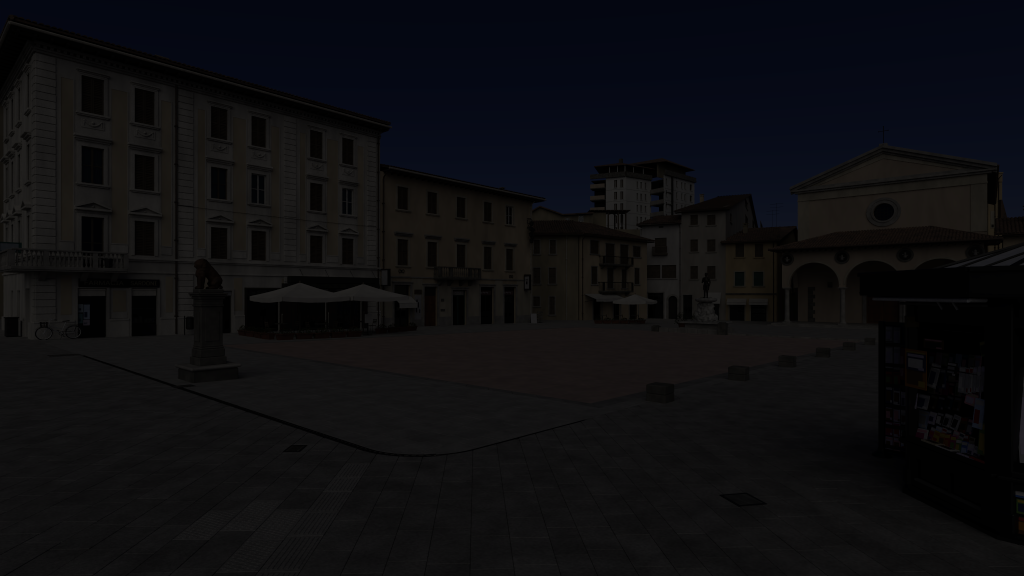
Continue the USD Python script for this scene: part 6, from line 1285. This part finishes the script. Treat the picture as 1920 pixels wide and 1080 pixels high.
card(fr_, 1687, 1697, 652, 712, .0, 'red', 'magenta', 'pink', 'tall red sheet just left of the orange poster at the kiosk corner', name='poster', cat='poster', lean=0.0)
card(A_, 1733, 1770, 636, 654, -.05, 'brown', 'pink', 'black', 'dark pink rimmed card above the orange poster in the kiosk', name='poster', cat='poster', lean=0.0)
card(A_, 1741, 1757, 682, 727, -.02, 'grey', 'white', 'navy', 'grey folded paper hanging askew right of the orange poster', tilt=-.15)
card(A_, 1757, 1772, 690, 728, -.05, 'navy', 'grey', 'black', 'dark navy magazine hanging beside the grey folded paper', tilt=.08)
card(A_, 1775, 1793, 680, 705, -.05, 'black', 'white', 'grey', 'black magazine with a white band hanging mid counter')
card(A_, 1796, 1807, 688, 736, -.02, 'grey', 'white', 'white', 'narrow pale paper strip hanging left of the fringed bag', tilt=.05)
for q in range(5):
    card(A_, 1808 + q*7.4, 1814 + q*7.4, 690 - q*.8, 738 - q, -.02, 'white' if q % 2 else 'grey', 'red' if q < 2 else 'lilac', 'grey', '%s of the five pale strips hanging under the red top near the thick kiosk post' % ords[q], tilt=.04)
card(A_, 1810, 1832, 738, 760, -.02, 'pink', 'cream', 'lilac', 'pinkish white magazine under the pale strips near the kiosk post', tilt=-.1)
card(A_, 1824, 1842, 748, 803, .02, 'paleblue', 'white', 'red', 'tall pale blue packet with a red dot left of the thick kiosk post')
card(A_, 1843, 1851, 752, 790, -.02, 'blue', 'navy', 'blue', 'deep blue packet against the thick kiosk post')
card(A_, 1834, 1850, 793, 853, .03, 'green', 'yellow', 'yellow', 'tall yellow green booklet standing by the thick kiosk post', lean=.08)
card(A_, 1838, 1850, 640, 668, -.05, 'green', 'yellow', 'black', 'small green and yellow packet hanging high by the thick kiosk post', tilt=.3)
spec = [(1716,1738,740,766,'grey','white','navy','pale grey magazine under the orange poster'), (1714,1737,770,801,'paleblue','white','grey','grey blue magazine on the second shelf, below the orange poster'), (1740,1752,773,795,'lilac','white','navy','lilac and white magazine on the second shelf left of the dark gap'),
 (1754,1766,774,797,'black','grey','white','black magazine on the second shelf between two pale ones'), (1768,1781,777,800,'grey','white','black','grey magazine on the second shelf leaning left'), (1783,1796,779,806,'white','grey','black','white magazine leaning on the second shelf centre'), (1798,1810,783,812,'brown','red','black','dark brown magazine on the second shelf towards the post'), (1811,1822,786,815,'navy','pink','grey','navy magazine next to the tall pale blue packet'),
 (1712,1735,804,832,'white','pink','magenta','white and pink magazine at the left end of the front shelf'), (1737,1744,808,838,'magenta','red','navy','thin magenta magazine on the front shelf next to the white and pink one'), (1745,1757,809,842,'yellow','orange','red','yellow and orange magazine on the front shelf'), (1757,1767,812,846,'orange','yellow','brown','orange brown magazine right of the yellow one'), (1767,1777,814,850,'red','yellow','orange','red and yellow magazine leaning on the front shelf'),
 (1778,1788,818,853,'magenta','yellow','green','magenta magazine with a green picture on the front shelf'), (1788,1799,824,857,'green','white','yellow','green magazine on the front shelf before the blue one'), (1799,1810,828,861,'blue','white','paleblue','bright blue magazine lying towards the post'), (1810,1821,833,866,'lilac','white','navy','lilac magazine leaning at the right of the front shelf'), (1821,1833,838,870,'white','grey','navy','white magazine beside the yellow green booklet')]
extra = [(1742,1751,802,826,'grey','white','black','small grey magazine behind the yellow one'), (1752,1762,800,824,'paleblue','white','navy','pale blue magazine peeping over the orange one'), (1763,1772,803,828,'white','red','pink','white magazine with a red title behind the red one'), (1773,1782,806,832,'navy','white','teal','navy magazine behind the magenta one'), (1783,1793,808,838,'pink','white','lilac','pink magazine behind the green one'), (1794,1803,812,842,'white','navy','grey','white magazine behind the bright blue one'), (1804,1813,816,846,'red','white','brown','red magazine behind the lilac one'), (1814,1823,820,850,'cream','brown','grey','cream magazine near the tall pale blue packet'),
 (1742,1754,741,766,'brown','cream','black','dim brown magazine on the upper shelf left of the dark gap'), (1757,1769,744,768,'black','lilac','navy','dim black and lilac magazine on the upper shelf'), (1772,1784,742,767,'navy','grey','black','dim navy magazine on the upper shelf centre'), (1787,1799,745,770,'brown','grey','black','dim brown and grey magazine on the upper shelf right')]
for k, (a, b, c, d, c1, c2, c3, lab) in enumerate(extra): card(A_, a, b, c, d, -.10 if k < 8 else -.30, c1, c2, c3, lab, tilt=rng.uniform(-.15, .15), lean=.2)
for k, (a, b, c, d, c1, c2, c3, lab) in enumerate(spec): card(A_, a, b, c, d, (-.16, -.02)[k >= 8] if k else -.05, c1, c2, c3, lab, tilt=rng.uniform(-.18, .18) if k > 3 else rng.uniform(-.03, .03), lean=.25)
for k, (c1, lab) in enumerate((('white', 'white open newspaper lying flat on the ledge near the middle'), ('lilac', 'lilac newspaper lying flat on the ledge beside the post'), ('cream', 'cream newspaper lying flat on the left of the ledge'), ('red', 'red newspaper lying on the ledge under the yellow green booklet'))):
    s = (.62, .92, .42, 1.08)[k]; T = thing('newspaper', lab, 'newspaper', FA.pt(s, .0, .71)); m = MB(); m.box(FA, s - .12, s + .1, -.03, .075, .702, .712 + .004*k, .003); obj('pages', m, cm(c1), T); m = MB(); m.box(FA, s - .1, s + .06, -.01, .05, .712 + .004*k, .7145 + .004*k); obj('headline', m, cm('black'), T)
rows_ = [(612,640,'grey','white','lilac','grey sheet at the top of the narrow rack'), (642,690,'white','grey','lilac','white newspaper in the upper part of the narrow rack'), (696,722,'brown','red','green','brown magazine in the middle of the narrow rack'), (724,756,'navy','white','brown','navy magazine with a white band on the narrow rack'), (760,788,'brown','lilac','pink','dusky brown magazine in the lower half of the narrow rack'), (791,816,'magenta','lilac','red','dark magenta magazine near the foot of the narrow rack'), (819,842,'lilac','pink','brown','dull lilac magazine at the bottom of the narrow rack')]
for c, d, c1, c2, c3, lab in rows_:
    card(fr_, 1660.5, 1674, c, d, .012, c1, c2, c3, lab, lean=.02); card(fr_, 1675.5, 1688, c + 2, d + 3, .012, c2, c1, c3, lab.replace(' on the ', ' of the right column on the ').replace(' in the ', ' of the right column in the ').replace(' at the ', ' of the right column at the ').replace(' near the ', ' of the right column near the '), lean=.02)
tones = ['brown', 'navy', 'grey', 'teal', 'magenta', 'lilac', 'cream', 'red', 'paleblue', 'black', 'green', 'pink']; looks = ['striped', 'framed', 'plain', 'glossy']
for r_, (y0, y1, o_) in enumerate(((660, 684, -.42), (688, 712, -.36), (715, 738, -.30))):
    for k in range(8):
        x0 = 1742 + k * 12.3; c1, c2, c3 = tones[(k * 5 + r_ * 3) % 12], tones[(k * 7 + r_ * 5 + 4) % 12], tones[(k * 3 + r_ + 8) % 12]
        card(A_, x0, x0 + 10.5, y0 + k * .9, y1 + k * 1.2, o_, c1, c2, c3, '%s cover with %s title, %s from the left, %s row at the kiosk back' % (c1, c2, ords[k], ('top', 'middle', 'lower')[r_]), lean=.1, tilt=rng.uniform(-.04, .04))
for k, (y0, y1, c1, c2, c3) in enumerate(((735, 764, 'lilac', 'white', 'navy'), (768, 796, 'grey', 'white', 'brown'), (800, 826, 'white', 'pink', 'teal'), (830, 846, 'paleblue', 'white', 'magenta'))):
    card(fr_, 1689.5, 1700, y0, y1, .012, c1, c2, c3, '%s magazine, %s from the top in the rack column touching the kiosk' % (c1, ords[k]), lean=.02)
for px0, px1, py0, py1, c1, c2, c3, lab in ((1706,1718,736,765,'lilac','white','navy','lilac white magazine at the kiosk corner below the red sheet'),):
    card(A_, px0, px1, py0, py1, -.03, c1, c2, c3, lab)
card(FBk, 1905, 1935, 690, 868, .0, 'grey', 'white', 'lilac', 'tall pale plastic bag hanging at the far right edge of the picture', name='hanging_bag', cat='bag', tilt=.06); card(FBk, 1899, 1940, 906, 934, .03, 'blue', 'paleblue', 'white', 'blue box on the low shelf right of the thick post', name='toy_box', cat='box', lean=0.0)
card(FBk, 1906, 1940, 938, 965, .03, 'green', 'yellow', 'navy', 'green and yellow box below the blue box at the right edge', name='toy_box', cat='box', lean=0.0); card(FBk, 1900, 1940, 970, 1002, .03, 'brown', 'red', 'orange', 'red brown box lowest at the right edge', name='toy_box', cat='box', lean=0.0)
# goods in the glass showcase
g_ = thing('round_plate', 'round decorated plate leaning in the glass showcase', 'plate', FA.pt(.80, -.2, .24)); m = MB(); c = FA.pt(.78, -.18, .36); ax = np.array([*FA.n, .25]); m.torus(c, ax, .10, .012, 24, 5); obj('rim', m, cm('brown'), g_); m = MB(); m.ball(c, .095, 2); v, f = m.get(); v = c + (v - c) - np.outer((v - c) @ (ax/np.linalg.norm(ax)), ax/np.linalg.norm(ax)) * .9; obj('dish', (v, f), cm('teal'), g_)
g_ = thing('white_folder', 'white folded card standing at the right end of the showcase', 'card', FA.pt(1.05, -.1, .23)); m = MB(); m.hexa([FA.pt(.95,-.04,.225),FA.pt(1.14,-.04,.225),FA.pt(1.14,-.2,.225),FA.pt(.95,-.2,.225),FA.pt(1.10,-.05,.40),FA.pt(1.14,-.05,.42),FA.pt(1.14,-.07,.42),FA.pt(1.10,-.07,.40)]); obj('card', m, cm('white'), g_)
for k, (s, c) in enumerate(((.22, 'grey'), (.30, 'navy'), (.38, 'paleblue'), (.48, 'grey'), (.56, 'lilac'))):
    g_ = thing('boxed_toy', '%s small boxed item from the left on the showcase floor' % ords[k], 'box', FA.pt(s, -.1, .225)); h = (.06, .09, .07, .05, .10)[k]; m = MB(); m.box(FA, s - .03, s + .03, -.14, -.06, .222, .222 + h, .006); obj('box', m, cm(c), g_); m = MB(); m.box(FA, s - .02, s + .02, -.0605, -.058, .23, .222 + h * .7); obj('print', m, cm('white'), g_)
